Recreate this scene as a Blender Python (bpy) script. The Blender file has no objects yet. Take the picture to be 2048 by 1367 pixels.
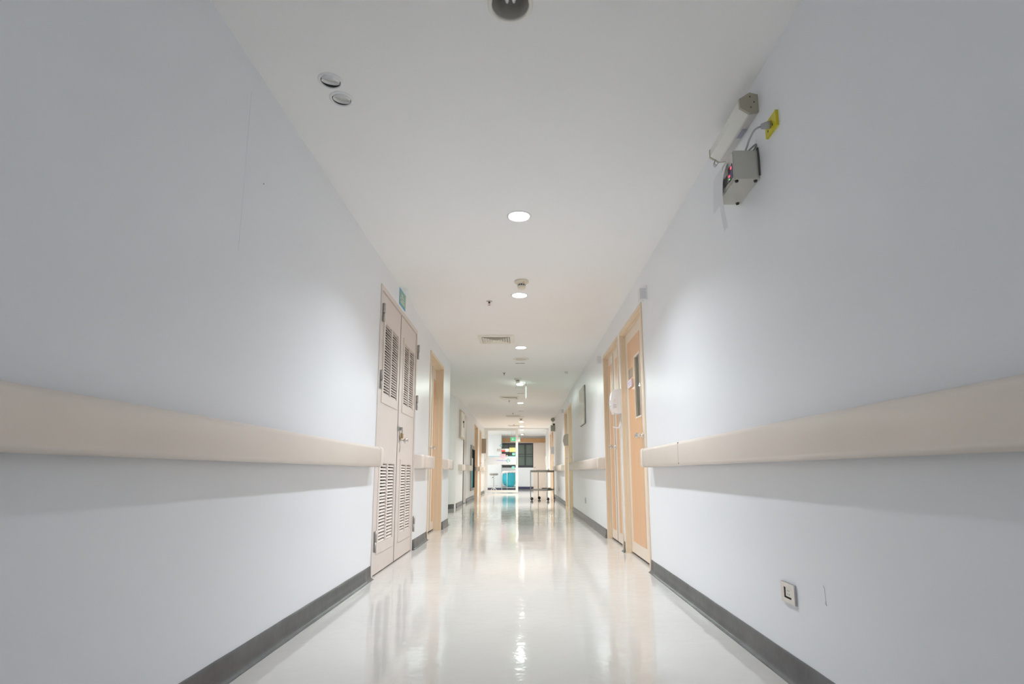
import bpy, bmesh, math, random
from mathutils import Vector, Matrix
random.seed(4)
PI = math.pi
scn = bpy.context.scene
COL = scn.collection

# ------------------------------------------------------------------ camera, world, exposure
F_PX = 1100.0
pitch = math.atan(177 / F_PX)
yaw = math.atan(21 * math.cos(pitch) / F_PX)
cd = bpy.data.cameras.new('camera'); cam = bpy.data.objects.new('camera', cd); COL.objects.link(cam)
cd.sensor_width = 36.0; cd.lens = F_PX / 2048 * 36.0
cd.shift_y = (767 - 683.5) / 2048
cd.clip_start = 0.02; cd.clip_end = 200
cam.location = (0, 0, 0.85); cam.rotation_euler = (PI / 2 + pitch, 0, yaw)
scn.camera = cam
w = bpy.data.worlds.new('world'); scn.world = w; w.use_nodes = True
w.node_tree.nodes['Background'].inputs[0].default_value = (0.6, 0.65, 0.7, 1)
w.node_tree.nodes['Background'].inputs[1].default_value = 0.02
scn.view_settings.view_transform = 'Standard'; scn.view_settings.look = 'None'
scn.view_settings.gamma = 1.0; scn.view_settings.use_curve_mapping = False
scn.view_settings.exposure = 0.16
scn.cycles.use_denoising = True
scn.cycles.max_bounces = 12; scn.cycles.diffuse_bounces = 9; scn.cycles.glossy_bounces = 5
scn.cycles.transparent_max_bounces = 10; scn.cycles.sample_clamp_indirect = 6
scn.cycles.caustics_reflective = False

LAMP_W = 53.0                      # watts of one lit downlight
COOL = (0.875, 0.935, 1.0); NEUT = (0.98, 0.97, 0.93); GREENISH = (0.86, 1.0, 0.90)

# the building
XL, XR, XL2, CH = -1.2325, 1.116, -1.62, 2.70
YB, YP, YE = -4.0, 23.40, 28.7

# ------------------------------------------------------------------ materials
MATS = {}
def mat(name, col, rough=0.5, metal=0.0, noise=0.0, nscale=8.0, bump=0.0, bscale=60.0, emit=None, estr=0.0, coat=0.0, alpha=None, ior=None):
    if name in MATS: return MATS[name]
    m = bpy.data.materials.new(name); m.use_nodes = True
    nt = m.node_tree; b = nt.nodes['Principled BSDF']
    b.inputs['Base Color'].default_value = (*col, 1); b.inputs['Roughness'].default_value = rough
    b.inputs['Metallic'].default_value = metal
    if coat: b.inputs['Coat Weight'].default_value = coat; b.inputs['Coat Roughness'].default_value = 0.1
    if ior: b.inputs['IOR'].default_value = ior
    if emit: b.inputs['Emission Color'].default_value = (*emit, 1); b.inputs['Emission Strength'].default_value = estr
    tc = nt.nodes.new('ShaderNodeTexCoord')
    if noise:
        n = nt.nodes.new('ShaderNodeTexNoise'); n.inputs['Scale'].default_value = nscale; n.inputs['Detail'].default_value = 4
        nt.links.new(tc.outputs['Object'], n.inputs['Vector'])
        r = nt.nodes.new('ShaderNodeValToRGB')
        r.color_ramp.elements[0].color = (*[c * (1 - noise) for c in col], 1); r.color_ramp.elements[0].position = 0.3
        r.color_ramp.elements[1].color = (*[min(1, c * (1 + noise * .6)) for c in col], 1); r.color_ramp.elements[1].position = 0.7
        nt.links.new(n.outputs['Fac'], r.inputs['Fac']); nt.links.new(r.outputs['Color'], b.inputs['Base Color'])
    if bump:
        n2 = nt.nodes.new('ShaderNodeTexNoise'); n2.inputs['Scale'].default_value = bscale; n2.inputs['Detail'].default_value = 3
        nt.links.new(tc.outputs['Object'], n2.inputs['Vector'])
        bp = nt.nodes.new('ShaderNodeBump'); bp.inputs['Strength'].default_value = bump; bp.inputs['Distance'].default_value = 0.01
        nt.links.new(n2.outputs['Fac'], bp.inputs['Height']); nt.links.new(bp.outputs['Normal'], b.inputs['Normal'])
    MATS[name] = m; return m

def wood(name, col, dark):
    m = mat(name, col, 0.38); nt = m.node_tree; b = nt.nodes['Principled BSDF']
    tc = nt.nodes.new('ShaderNodeTexCoord'); mp = nt.nodes.new('ShaderNodeMapping'); mp.inputs['Scale'].default_value = (18, 18, 1.2)
    n = nt.nodes.new('ShaderNodeTexNoise'); n.inputs['Scale'].default_value = 3; n.inputs['Detail'].default_value = 6
    r = nt.nodes.new('ShaderNodeValToRGB'); r.color_ramp.elements[0].color = (*dark, 1); r.color_ramp.elements[1].color = (*col, 1)
    r.color_ramp.elements[0].position = .3; r.color_ramp.elements[1].position = .65
    nt.links.new(tc.outputs['Object'], mp.inputs['Vector']); nt.links.new(mp.outputs['Vector'], n.inputs['Vector'])
    nt.links.new(n.outputs['Fac'], r.inputs['Fac']); nt.links.new(r.outputs['Color'], b.inputs['Base Color'])
    return m

M_wall = mat('wall_paint', (0.82, 0.838, 0.865), 0.36, noise=.012, nscale=1.5, bump=.03, bscale=6)
M_ceil = mat('ceiling_paint', (0.87, 0.865, 0.855), 0.8, noise=.012, nscale=1.2, bump=.05, bscale=120)
M_rail = mat('rail_vinyl', (0.75, 0.67, 0.60), 0.38, noise=.02, nscale=3, bump=.05, bscale=200)
M_railcap = mat('rail_cap_vinyl', (0.77, 0.70, 0.63), 0.36)
M_base = mat('cove_base_vinyl', (0.098, 0.100, 0.104), 0.30, noise=.25, nscale=5, bump=.35, bscale=9)
M_metal_door = mat('painted_steel', (0.70, 0.63, 0.585), 0.42, noise=.02, nscale=3, bump=.05, bscale=90)
M_louver = mat('louver_paint', (0.75, 0.68, 0.63), 0.45)
M_stile = mat('cream_laminate', (0.80, 0.70, 0.59), 0.40, noise=.02, nscale=2)
M_frame = mat('tan_door_frame', (0.77, 0.64, 0.48), 0.42, noise=.03, nscale=2)
M_wood = wood('orange_wood_laminate', (0.75, 0.46, 0.255), (0.69, 0.41, 0.22))
M_steel = mat('brushed_steel', (0.62, 0.60, 0.58), 0.28, 1.0, noise=.06, nscale=30)
M_chrome = mat('satin_chrome', (0.78, 0.76, 0.74), 0.2, 1.0)
M_hinge = mat('hinge_steel', (0.46, 0.44, 0.42), 0.4, .6, noise=.15, nscale=40)
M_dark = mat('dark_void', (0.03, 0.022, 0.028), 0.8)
M_black = mat('black_rubber', (0.02, 0.02, 0.022), 0.5)
M_brass = mat('brass', (0.45, 0.30, 0.12), 0.35, .85)
M_white = mat('white_plastic', (0.82, 0.82, 0.83), 0.35)
M_offwhite = mat('offwhite_plastic', (0.80, 0.77, 0.70), 0.4)
M_cream = mat('cream_plastic', (0.74, 0.68, 0.54), 0.4)
M_greybox = mat('warm_grey_enamel', (0.56, 0.55, 0.50), 0.5, noise=.03, nscale=12)
M_capgrey = mat('khaki_end_cap', (0.42, 0.39, 0.30), 0.5)
M_yellow = mat('yellow_plate', (0.62, 0.55, 0.02), 0.4)
M_cable = mat('grey_cable', (0.42, 0.42, 0.43), 0.45)
M_paper = mat('paper', (0.80, 0.81, 0.82), 0.7)
M_green = mat('sign_green', (0.30, 0.48, 0.36), 0.5)
M_blue = mat('sign_blue', (0.12, 0.42, 0.72), 0.5)
M_led = mat('red_led', (0.5, 0.02, 0.02), .4, emit=(1, .06, .08), estr=2.5)
M_gled = mat('green_led', (0.02, 0.5, 0.02), .4, emit=(.3, 1, .1), estr=1.5)
M_panelblue = mat('panel_blue', (0.10, 0.12, 0.22), .35)
M_lamp = mat('lamp_lit', (1, 1, 1), .5, emit=(0.95, 0.97, 1.0), estr=14.0)
M_lampg = mat('lamp_lit_green', (1, 1, 1), .5, emit=(0.82, 1.0, 0.90), estr=7.0)
M_sheet = mat('printed_sheet', (0.74, 0.75, 0.78), .6)
M_lens = mat('pearl_lens', (0.66, 0.66, 0.62), .4)
M_can = mat('can_white', (0.86, 0.86, 0.86), .35)
M_reflector = mat('spun_reflector', (0.66, 0.64, 0.60), .35, .35, noise=.2, nscale=14)
M_dgrey = mat('dark_grey', (0.07, 0.07, 0.07), .5)
M_mgrey = mat('mid_grey', (0.35, 0.35, 0.34), .5)
M_brown = mat('brown_plastic', (0.34, 0.29, 0.23), .45)
M_taupe = mat('taupe_plastic', (0.44, 0.40, 0.36), .45)
M_teal = mat('teal_cloth', (0.03, 0.47, 0.60), .75, noise=.12, nscale=6, bump=.5, bscale=8)
M_tealp = mat('teal_print', (0.08, 0.52, 0.45), .5)
M_lav = mat('lavender_print', (0.42, 0.42, 0.72), .5)
M_pink = mat('pink_paper', (0.72, 0.60, 0.66), .6)
M_pinkink = mat('pink_ink', (0.62, 0.25, 0.42), .6)
M_yelp = mat('yellow_paper', (0.76, 0.69, 0.30), .6)
M_redp = mat('red_print', (0.82, 0.10, 0.06), .5)
M_exitg = mat('exit_green', (0.0, 0.42, 0.17), .4, emit=(0.0, 0.62, 0.24), estr=.5)
M_exitw = mat('exit_white', (0.9, 0.9, 0.9), .4, emit=(.9, 1, .95), estr=.12)
M_alu = mat('white_aluminium', (0.80, 0.79, 0.76), .35)
M_frameD = mat('dark_window_frame', (0.05, 0.05, 0.058), .4)
M_night = mat('night_glass', (0.15, 0.19, 0.16), .12)
M_pelmet = mat('pelmet_wood', (0.58, 0.33, 0.15), .45, noise=.06, nscale=5)
M_beige = mat('beige_panel', (0.83, 0.71, 0.61), .5)
M_bluebase = mat('navy_base', (0.06, 0.065, 0.12), .4)
M_curtain = mat('curtain_green', (0.62, 0.70, 0.64), .8)
M_seat = mat('grey_vinyl_seat', (0.30, 0.285, 0.275), .4)
M_cloth = mat('white_cloth', (0.78, 0.76, 0.76), .85, bump=.5, bscale=30)
M_crack = mat('wall_filler', (0.74, 0.75, 0.80), .5)

def make_floor_mat():
    m = mat('vinyl_floor', (0.74, 0.71, 0.655), 0.10); nt = m.node_tree; b = nt.nodes['Principled BSDF']
    L = nt.links.new; N = nt.nodes.new
    tc = N('ShaderNodeTexCoord')
    n = N('ShaderNodeTexNoise'); n.inputs['Scale'].default_value = .9; n.inputs['Detail'].default_value = 5
    L(tc.outputs['Object'], n.inputs['Vector'])
    r = N('ShaderNodeValToRGB'); r.color_ramp.elements[0].position = .35; r.color_ramp.elements[1].position = .7
    r.color_ramp.elements[0].color = (0.625, 0.60, 0.56, 1); r.color_ramp.elements[1].color = (0.665, 0.64, 0.60, 1)
    L(n.outputs['Fac'], r.inputs['Fac'])
    # fine speckle of the vinyl
    s = N('ShaderNodeTexNoise'); s.inputs['Scale'].default_value = 160; s.inputs['Detail'].default_value = 2
    L(tc.outputs['Object'], s.inputs['Vector'])
    mx = N('ShaderNodeMix'); mx.data_type = 'RGBA'; mx.blend_type = 'MULTIPLY'; mx.inputs[0].default_value = .06
    L(r.outputs['Color'], mx.inputs[6]); L(s.outputs['Color'], mx.inputs[7]); L(mx.outputs[2], b.inputs['Base Color'])
    # polished film: gentle waviness and uneven gloss
    mp = N('ShaderNodeMapping'); mp.inputs['Scale'].default_value = (1.0, 1.0, 1.0)
    L(tc.outputs['Object'], mp.inputs['Vector'])
    w1 = N('ShaderNodeTexNoise'); w1.inputs['Scale'].default_value = 13.0; w1.inputs['Detail'].default_value = 2.0
    w2 = N('ShaderNodeTexNoise'); w2.inputs['Scale'].default_value = 2.2; w2.inputs['Detail'].default_value = 1.0
    L(mp.outputs['Vector'], w1.inputs['Vector']); L(mp.outputs['Vector'], w2.inputs['Vector'])
    b1 = N('ShaderNodeBump'); b1.inputs['Strength'].default_value = .12; b1.inputs['Distance'].default_value = .01
    b2 = N('ShaderNodeBump'); b2.inputs['Strength'].default_value = .06; b2.inputs['Distance'].default_value = .04
    L(w1.outputs['Fac'], b1.inputs['Height']); L(w2.outputs['Fac'], b2.inputs['Height'])
    L(b1.outputs['Normal'], b2.inputs['Normal']); L(b2.outputs['Normal'], b.inputs['Normal'])
    rr = N('ShaderNodeMapRange'); rr.inputs['To Min'].default_value = .03; rr.inputs['To Max'].default_value = .06
    L(n.outputs['Fac'], rr.inputs['Value']); L(rr.outputs['Result'], b.inputs['Roughness'])
    b.inputs['IOR'].default_value = 1.5
    return m
M_floor = make_floor_mat()

def make_glass(name, tint, gloss=.06, frost=0.0):
    m = bpy.data.materials.new(name); m.use_nodes = True; nt = m.node_tree
    nt.nodes.remove(nt.nodes['Principled BSDF']); out = nt.nodes['Material Output']
    t = nt.nodes.new('ShaderNodeBsdfTransparent'); t.inputs[0].default_value = (*tint, 1)
    g = nt.nodes.new('ShaderNodeBsdfGlossy'); g.inputs['Roughness'].default_value = .02
    fr = nt.nodes.new('ShaderNodeFresnel'); ge = nt.nodes.new('ShaderNodeNewGeometry'); ma = nt.nodes.new('ShaderNodeMath'); ma.operation = 'MULTIPLY_ADD'
    ma.inputs[1].default_value = 1 / 1.45 - 1.45; ma.inputs[2].default_value = 1.45      # same reflectance on both faces of a thin pane
    nt.links.new(ge.outputs['Backfacing'], ma.inputs[0]); nt.links.new(ma.outputs[0], fr.inputs[0])
    mx = nt.nodes.new('ShaderNodeMixShader'); nt.links.new(fr.outputs[0], mx.inputs[0])
    nt.links.new(t.outputs[0], mx.inputs[1]); nt.links.new(g.outputs[0], mx.inputs[2])
    last = mx
    if frost:
        d = nt.nodes.new('ShaderNodeBsdfDiffuse'); d.inputs[0].default_value = (.86, .88, .90, 1)
        m2 = nt.nodes.new('ShaderNodeMixShader'); m2.inputs[0].default_value = frost
        nt.links.new(mx.outputs[0], m2.inputs[1]); nt.links.new(d.outputs[0], m2.inputs[2]); last = m2
    nt.links.new(last.outputs[0], out.inputs[0]); MATS[name] = m; return m
M_glass = make_glass('clear_glass', (.97, .98, .975))
M_drape = bpy.data.materials.new('thin_drape'); M_drape.use_nodes = True
_n = M_drape.node_tree; _n.nodes.remove(_n.nodes['Principled BSDF'])
_d = _n.nodes.new('ShaderNodeBsdfDiffuse'); _t = _n.nodes.new('ShaderNodeBsdfTranslucent'); _m = _n.nodes.new('ShaderNodeMixShader')
_d.inputs[0].default_value = (.55, .64, .57, 1); _t.inputs[0].default_value = (.62, .72, .64, 1); _m.inputs[0].default_value = .55
_n.links.new(_d.outputs[0], _m.inputs[1]); _n.links.new(_t.outputs[0], _m.inputs[2]); _n.links.new(_m.outputs[0], _n.nodes['Material Output'].inputs[0])
M_frost = make_glass('frosted_film', (.92, .94, .96), frost=.62)

# ------------------------------------------------------------------ mesh helpers
def box(bm, x0, x1, y0, y1, z0, z1, mi=0):
    x0, x1 = min(x0, x1), max(x0, x1); y0, y1 = min(y0, y1), max(y0, y1); z0, z1 = min(z0, z1), max(z0, z1)
    v = [bm.verts.new(p) for p in ((x0,y0,z0),(x1,y0,z0),(x1,y1,z0),(x0,y1,z0),(x0,y0,z1),(x1,y0,z1),(x1,y1,z1),(x0,y1,z1))]
    for f in ((3,2,1,0),(4,5,6,7),(0,1,5,4),(1,2,6,5),(2,3,7,6),(3,0,4,7)):
        bm.faces.new([v[i] for i in f]).material_index = mi
    return v
def bevel(bm, wd, seg=2, ang=50):
    es = [e for e in bm.edges if len(e.link_faces) == 2 and e.calc_face_angle(0) > math.radians(ang)]
    if es: bmesh.ops.bevel(bm, geom=es, offset=wd, segments=seg, profile=.5, affect='EDGES', clamp_overlap=True)
def tube(bm, pts, r, seg=10, cap=True):
    pts = [Vector(p) for p in pts]; rings = []
    rr = r if isinstance(r, (list, tuple)) else [r] * len(pts)
    prev = None
    for i, p in enumerate(pts):
        d = (pts[min(i + 1, len(pts) - 1)] - pts[max(i - 1, 0)]).normalized()
        if prev is None:
            a = Vector((0, 0, 1)) if abs(d.z) < .9 else Vector((1, 0, 0)); n = d.cross(a).normalized()
        else:
            n = (prev - d * prev.dot(d)).normalized()
        prev = n; b = d.cross(n)
        rings.append([bm.verts.new(p + (n * math.cos(2 * PI * k / seg) + b * math.sin(2 * PI * k / seg)) * rr[i]) for k in range(seg)])
    for i in range(len(rings) - 1):
        for k in range(seg):
            bm.faces.new((rings[i][k], rings[i][(k + 1) % seg], rings[i + 1][(k + 1) % seg], rings[i + 1][k])).smooth = True
    if cap: bm.faces.new(rings[0][::-1]); bm.faces.new(rings[-1])
def smooth_path(pts, n=6):
    P = [Vector(p) for p in pts]; out = []
    for i in range(len(P) - 1):
        p0 = P[max(i - 1, 0)]; p1 = P[i]; p2 = P[i + 1]; p3 = P[min(i + 2, len(P) - 1)]
        for k in range(n):
            t = k / n
            out.append(.5 * ((2 * p1) + (p2 - p0) * t + (2 * p0 - 5 * p1 + 4 * p2 - p3) * t * t + (3 * p1 - p0 - 3 * p2 + p3) * t ** 3))
    out.append(P[-1]); return out
def lathe(bm, prof, origin=(0, 0, 0), axis='z', seg=28, mi=0, sm=True):
    """prof: list of (r, h) along the axis."""
    o = Vector(origin); rings = []
    def pt(r, h, a):
        c, s = r * math.cos(a), r * math.sin(a)
        return o + (Vector((c, s, h)) if axis == 'z' else Vector((h, c, s)) if axis == 'x' else Vector((c, h, s)))
    for r, h in prof:
        if r < 1e-6: rings.append([bm.verts.new(pt(0, h, 0))])
        else: rings.append([bm.verts.new(pt(r, h, 2 * PI * k / seg)) for k in range(seg)])
    for A, B in zip(rings, rings[1:]):
        if len(A) == 1 and len(B) == 1: continue
        for k in range(seg):
            k2 = (k + 1) % seg
            vs = (A[0], B[k2], B[k]) if len(A) == 1 else (A[k], A[k2], B[0]) if len(B) == 1 else (A[k], A[k2], B[k2], B[k])
            f = bm.faces.new(vs); f.smooth = sm; f.material_index = mi
def prism(bm, poly, lo, hi, axis='y', mi=0):
    """extrude a polygon (u, v) along the axis. axis y: (x,z); axis x: (y,z); axis z: (x,y)"""
    def P(u, v, h): return (u, h, v) if axis == 'y' else (h, u, v) if axis == 'x' else (u, v, h)
    A = [bm.verts.new(P(u, v, lo)) for u, v in poly]; B = [bm.verts.new(P(u, v, hi)) for u, v in poly]
    n = len(poly)
    bm.faces.new(A[::-1]).material_index = mi; bm.faces.new(B).material_index = mi
    for i in range(n): bm.faces.new((A[i], A[(i + 1) % n], B[(i + 1) % n], B[i])).material_index = mi
def slab(bm, x0, x1, yr, zr, holes=(), mi=0):
    """a slab normal to x with rectangular holes (y0,y1,z0,z1)"""
    ys = sorted({yr[0], yr[1], *[min(max(h[i], yr[0]), yr[1]) for h in holes for i in (0, 1)]})
    zs = sorted({zr[0], zr[1], *[min(max(h[i], zr[0]), zr[1]) for h in holes for i in (2, 3)]})
    def solid(i, j):
        if i < 0 or j < 0 or i >= len(ys) - 1 or j >= len(zs) - 1: return False
        cy, cz = (ys[i] + ys[i + 1]) / 2, (zs[j] + zs[j + 1]) / 2
        return not any(h[0] < cy < h[1] and h[2] < cz < h[3] for h in holes)
    vc = {}
    def V(x, y, z):
        k = (round(x, 5), round(y, 5), round(z, 5))
        if k not in vc: vc[k] = bm.verts.new((x, y, z))
        return vc[k]
    for i in range(len(ys) - 1):
        for j in range(len(zs) - 1):
            if not solid(i, j): continue
            a, b, c, d = ys[i], ys[i + 1], zs[j], zs[j + 1]
            Q = [((x1,a,c),(x1,b,c),(x1,b,d),(x1,a,d)), ((x0,a,c),(x0,a,d),(x0,b,d),(x0,b,c))]
            if not solid(i - 1, j): Q.append(((x0,a,c),(x1,a,c),(x1,a,d),(x0,a,d)))
            if not solid(i + 1, j): Q.append(((x1,b,c),(x0,b,c),(x0,b,d),(x1,b,d)))
            if not solid(i, j - 1): Q.append(((x0,a,c),(x0,b,c),(x1,b,c),(x1,a,c)))
            if not solid(i, j + 1): Q.append(((x0,a,d),(x1,a,d),(x1,b,d),(x0,b,d)))
            for q in Q: bm.faces.new([V(*p) for p in q]).material_index = mi
def obj(name, bm, m, parent=None, label=None, bev=0.0, seg=2, recalc=True, smooth=False):
    if bev: bevel(bm, bev, seg)
    if recalc: bmesh.ops.recalc_face_normals(bm, faces=bm.faces)
    me = bpy.data.meshes.new(name); bm.to_mesh(me); bm.free()
    for x in (m if isinstance(m, (list, tuple)) else [m]): me.materials.append(x)
    if smooth:
        for p in me.polygons: p.use_smooth = True
    o = bpy.data.objects.new(name, me); COL.objects.link(o)
    if parent is not None:
        o.parent = parent
        o.matrix_parent_inverse = Matrix.Translation(parent.location).inverted() if parent.parent is None else Matrix.Identity(4)
    if label: o['label'] = label
    return o
def pc(parent): # parts are built in world coordinates; a sub-part's parent mesh keeps an identity transform of its own
    return parent
def empty(name, loc, label, cat, group=None, kind=None):
    o = bpy.data.objects.new(name, None); COL.objects.link(o); o.location = loc; o.empty_display_size = .05
    o['label'] = label; o['category'] = cat
    if group: o['group'] = group
    if kind: o['kind'] = kind
    return o
def sub(name, bm, m, parent, label=None, bev=0.0):
    """a sub-part: parent is a part that already follows its thing"""
    o = obj(name, bm, m, None, label, bev); o.parent = parent; return o
def struct(name, bm, m, label, bev=0.0, cat=None):
    o = obj(name, bm, m, bev=bev); o['kind'] = 'structure'; o['label'] = label
    if cat: o['category'] = cat
    return o
def tag(o, label, cat, group=None):
    o['label'] = label; o['category'] = cat
    if group: o['group'] = group
    return o
def B(*a, bev=0.0):
    bm = bmesh.new(); box(bm, *a)
    if bev: bevel(bm, bev)
    return bm
def copy_tree(o, dloc, parent=None):
    c = o.copy(); COL.objects.link(c); c.parent = parent
    if parent is None: c.location = o.location + Vector(dloc)
    for ch in o.children:
        copy_tree(ch, dloc, c)
    return c

def light(name, x, y, z, power, col, size, spread=180):
    ld = bpy.data.lights.new(name, 'AREA'); ld.shape = 'DISK'; ld.size = size; ld.energy = power; ld.color = col; ld.spread = math.radians(spread)
    lo = bpy.data.objects.new(name, ld); COL.objects.link(lo); lo.location = (x, y, z)
    return lo

# ------------------------------------------------------------------ room shell
cans = [(-.043, 1.935), (-.02, 3.78), (-.026, 5.60), (-.02, 8.07), (-.05, 14.78), (-.03, 20.38), (-.03, 22.45)]
spots = [(-.914, 2.355), (-.903, 2.484)]
back_cans = [(-.02, 24.3), (0.0, 27.3)]
RC, RS = 0.075, 0.046
bm = bmesh.new(); box(bm, -5.2, 2.2, YB - .2, YE + .2, -.12, 0.0)
struct('floor', bm, M_floor, 'polished cream sheet vinyl floor running the whole corridor')

def ceiling():
    bm = bmesh.new()
    cells = [(x - .1, x + .1, y - .1, y + .1, x, y, RC) for x, y in cans + back_cans]
    cells += [(x - .052, x + .052, y - .052, y + .052, x, y, RS) for x, y in spots]
    xs = sorted({-5.2, 2.2, *[c[0] for c in cells], *[c[1] for c in cells]})
    ys = sorted({YB - .2, YE + .2, *[c[2] for c in cells], *[c[3] for c in cells]})
    vc = {}
    def V(x, y):
        k = (round(x, 5), round(y, 5))
        if k not in vc: vc[k] = bm.verts.new((x, y, CH))
        return vc[k]
    for i in range(len(xs) - 1):
        for j in range(len(ys) - 1):
            cx, cy = (xs[i] + xs[i + 1]) / 2, (ys[j] + ys[j + 1]) / 2
            if any(c[0] < cx < c[1] and c[2] < cy < c[3] for c in cells): continue
            bm.faces.new((V(xs[i], ys[j]), V(xs[i], ys[j + 1]), V(xs[i + 1], ys[j + 1]), V(xs[i + 1], ys[j])))
    for c in cells:
        # rim points of the square lying on the grid, then a fan to the circle
        X = [x for x in xs if c[0] - 1e-6 <= x <= c[1] + 1e-6]; Yv = [y for y in ys if c[2] - 1e-6 <= y <= c[3] + 1e-6]
        rim = [(x, c[2]) for x in X] + [(c[1], y) for y in Yv[1:]] + [(x, c[3]) for x in X[::-1][1:]] + [(c[0], y) for y in Yv[::-1][1:-1]]
        ox, oy, r = c[4], c[5], c[6]
        # refine rim for a round hole
        fine = []
        for k in range(len(rim)):
            a, b = rim[k], rim[(k + 1) % len(rim)]
            n = max(1, int(math.hypot(a[0] - b[0], a[1] - b[1]) / (.02 if r > .05 else .012)))
            for q in range(n): fine.append((a[0] + (b[0] - a[0]) * q / n, a[1] + (b[1] - a[1]) * q / n))
        inner = []
        for p in fine:
            a = math.atan2(p[1] - oy, p[0] - ox); inner.append(bm.verts.new((ox + r * math.cos(a), oy + r * math.sin(a), CH)))
        outer = [V(*p) for p in fine]
        for k in range(len(fine)):
            k2 = (k + 1) % len(fine); bm.faces.new((outer[k], inner[k], inner[k2], outer[k2]))
    # upper skin of the ceiling so that it is a slab, not a sheet
    box(bm, -5.2, 2.2, YB - .2, YE + .2, CH + .16, CH + .22)
    o = obj('ceiling', bm, M_ceil, recalc=False)
    for p in o.data.polygons: pass
    o['kind'] = 'structure'; o['label'] = 'plain white painted ceiling with round downlight openings'
ceiling()

T = .16
bm = bmesh.new()
slab(bm, XL - T, XL, (YB, 9.27), (0, CH), holes=[(4.60, 6.26, -1, 2.485), (7.22, 8.46, -1, 2.475)])
struct('wall_left', bm, M_wall, 'white wall on the left, nearest stretch with louvred door')
bm = bmesh.new()
box(bm, -5.0, XL - T, 9.27 - T, 9.27, 0, CH)
struct('wall_side_near', bm, M_wall, 'near wall of the side passage, hidden behind the left corner')
# far left wall with its rounded corner
bm = bmesh.new()
R0 = .6; pts = [(-5.0, 12.95)]
for k in range(0, 13):
    a = PI / 2 * k / 12; pts.append((XL2 - R0 + R0 * math.sin(a), 12.95 + R0 - R0 * math.cos(a)))
outer = pts + [(XL2 - T, 13.56), (-5.0, 13.56)]
prism(bm, outer, 0, CH, 'z')
o = struct('wall_side_far', bm, M_wall, 'rounded white wall corner beyond the side passage')
bm = bmesh.new()
slab(bm, XL2 - T, XL2, (13.55, YP + .1), (0, CH), holes=[(15.02, 15.98, -1, 2.5), (17.25, 18.45, .28, 1.70), (18.62, 19.95, -1, 2.47), (20.75, 21.62, -1, 2.44)])
struct('wall_left_far', bm, M_wall, 'white far wall on the left leading to the glass partition')
RD = [(4.97, 6.14, 2.42), (6.27, 7.44, 2.42), (12.40, 13.33, 2.41), (13.60, 14.52, 2.41), (19.95, 20.78, 2.38), (21.15, 22.2, 2.38)]
bm = bmesh.new()
slab(bm, XR, XR + T, (YB, YP + .1), (0, CH), holes=[(a, b, -1, h) for a, b, h in RD])
struct('wall_right', bm, M_wall, 'white wall along the whole right side of the corridor')
bm = bmesh.new(); box(bm, XL - T, XR + T, YB - .15, YB, 0, CH)
struct('wall_back', bm, M_wall, 'white end wall behind the viewer')
bm = bmesh.new(); box(bm, -5.2, -5.0, 9.0, 13.6, 0, CH)
struct('wall_side_end', bm, M_wall, 'end wall of the side passage')
# far room
bm = bmesh.new(); box(bm, -5.2, -1.05, 27.5, YE + .2, 0, CH)
struct('wall_far_left', bm, M_wall, 'white wall behind the stool, seen through the glass')
bm = bmesh.new()
zz = 1.09
box(bm, -1.05, 2.2, YE, YE + .2, 0, zz); box(bm, -1.05, 2.2, YE, YE + .2, 2.36, CH); box(bm, .56, 2.2, YE, YE + .2, zz, 2.36)
struct('wall_far_end', bm, M_wall, 'end wall of the far room around the dark window')
bm = bmesh.new(); box(bm, 1.19, 1.35, YP + .1, YE, 0, CH)
struct('wall_far_right', bm, M_wall, 'right wall of the far room beyond the partition')
bm = bmesh.new(); box(bm, -3.4, -3.2, YP, YE, 0, CH)
struct('wall_far_outer', bm, M_wall, 'outer left wall of the far room')
bm = bmesh.new(); box(bm, -3.4, XL2 - T, YP, YP + .12, 0, CH)
struct('wall_far_near', bm, M_wall, 'partition stub left of the sliding door')

# skirtings: coved vinyl
def cove(name, side, x, y0, y1, label, m=M_base, h=.105):
    s = 1 if side == 'L' else -1      # direction into the corridor
    prof = [(0, h), (.003, h), (.0045, .045), (.008, .026), (.015, .012), (.026, .0045), (.034, .001), (.034, 0), (0, 0)]
    bm = bmesh.new(); A = None
    n = max(2, int((y1 - y0) / .16)); rings = []
    rnd = random.Random(name)
    for i in range(n + 1):
        y = y0 + (y1 - y0) * i / n; j = rnd.uniform(-.0015, .0018)
        rings.append([bm.verts.new((x + s * (u + (j if u > .02 else 0)), y, z if z < .05 else z + j * .8)) for u, z in prof])
    for a, b in zip(rings, rings[1:]):
        for k in range(len(prof)):
            f = bm.faces.new((a[k], a[(k + 1) % len(prof)], b[(k + 1) % len(prof)], b[k])); f.smooth = 0 < k < 6
    bm.faces.new(rings[0]); bm.faces.new(rings[-1][::-1])
    struct(name, bm, m, label)
cove('baseboard_left', 'L', XL, YB, 4.595, 'dark grey coved skirting, long near stretch on the left')
cove('baseboard_left_middle', 'L', XL, 6.265, 7.215, 'dark grey coved skirting between the two left doors')
cove('baseboard_left_corner', 'L', XL, 8.465, 9.26, 'dark grey coved skirting by the left corner')
cove('baseboard_right', 'R', XR, YB, 4.965, 'dark grey coved skirting, long near stretch on the right')
cove('baseboard_right_pillar', 'R', XR, 6.143, 6.267, 'short dark skirting between the two near right doors')
cove('baseboard_right_middle', 'R', XR, 7.445, 12.395, 'dark grey coved skirting in the middle of the right wall')
cove('baseboard_right_far', 'R', XR, 14.525, 19.945, 'grey coved skirting far along the right wall')
cove('baseboard_left_far', 'L', XL2, 13.6, 15.015, 'grey coved skirting beside the rounded corner')
cove('baseboard_left_cabinet', 'L', XL2, 15.985, 18.615, 'grey coved skirting under the hose cabinet')
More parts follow.
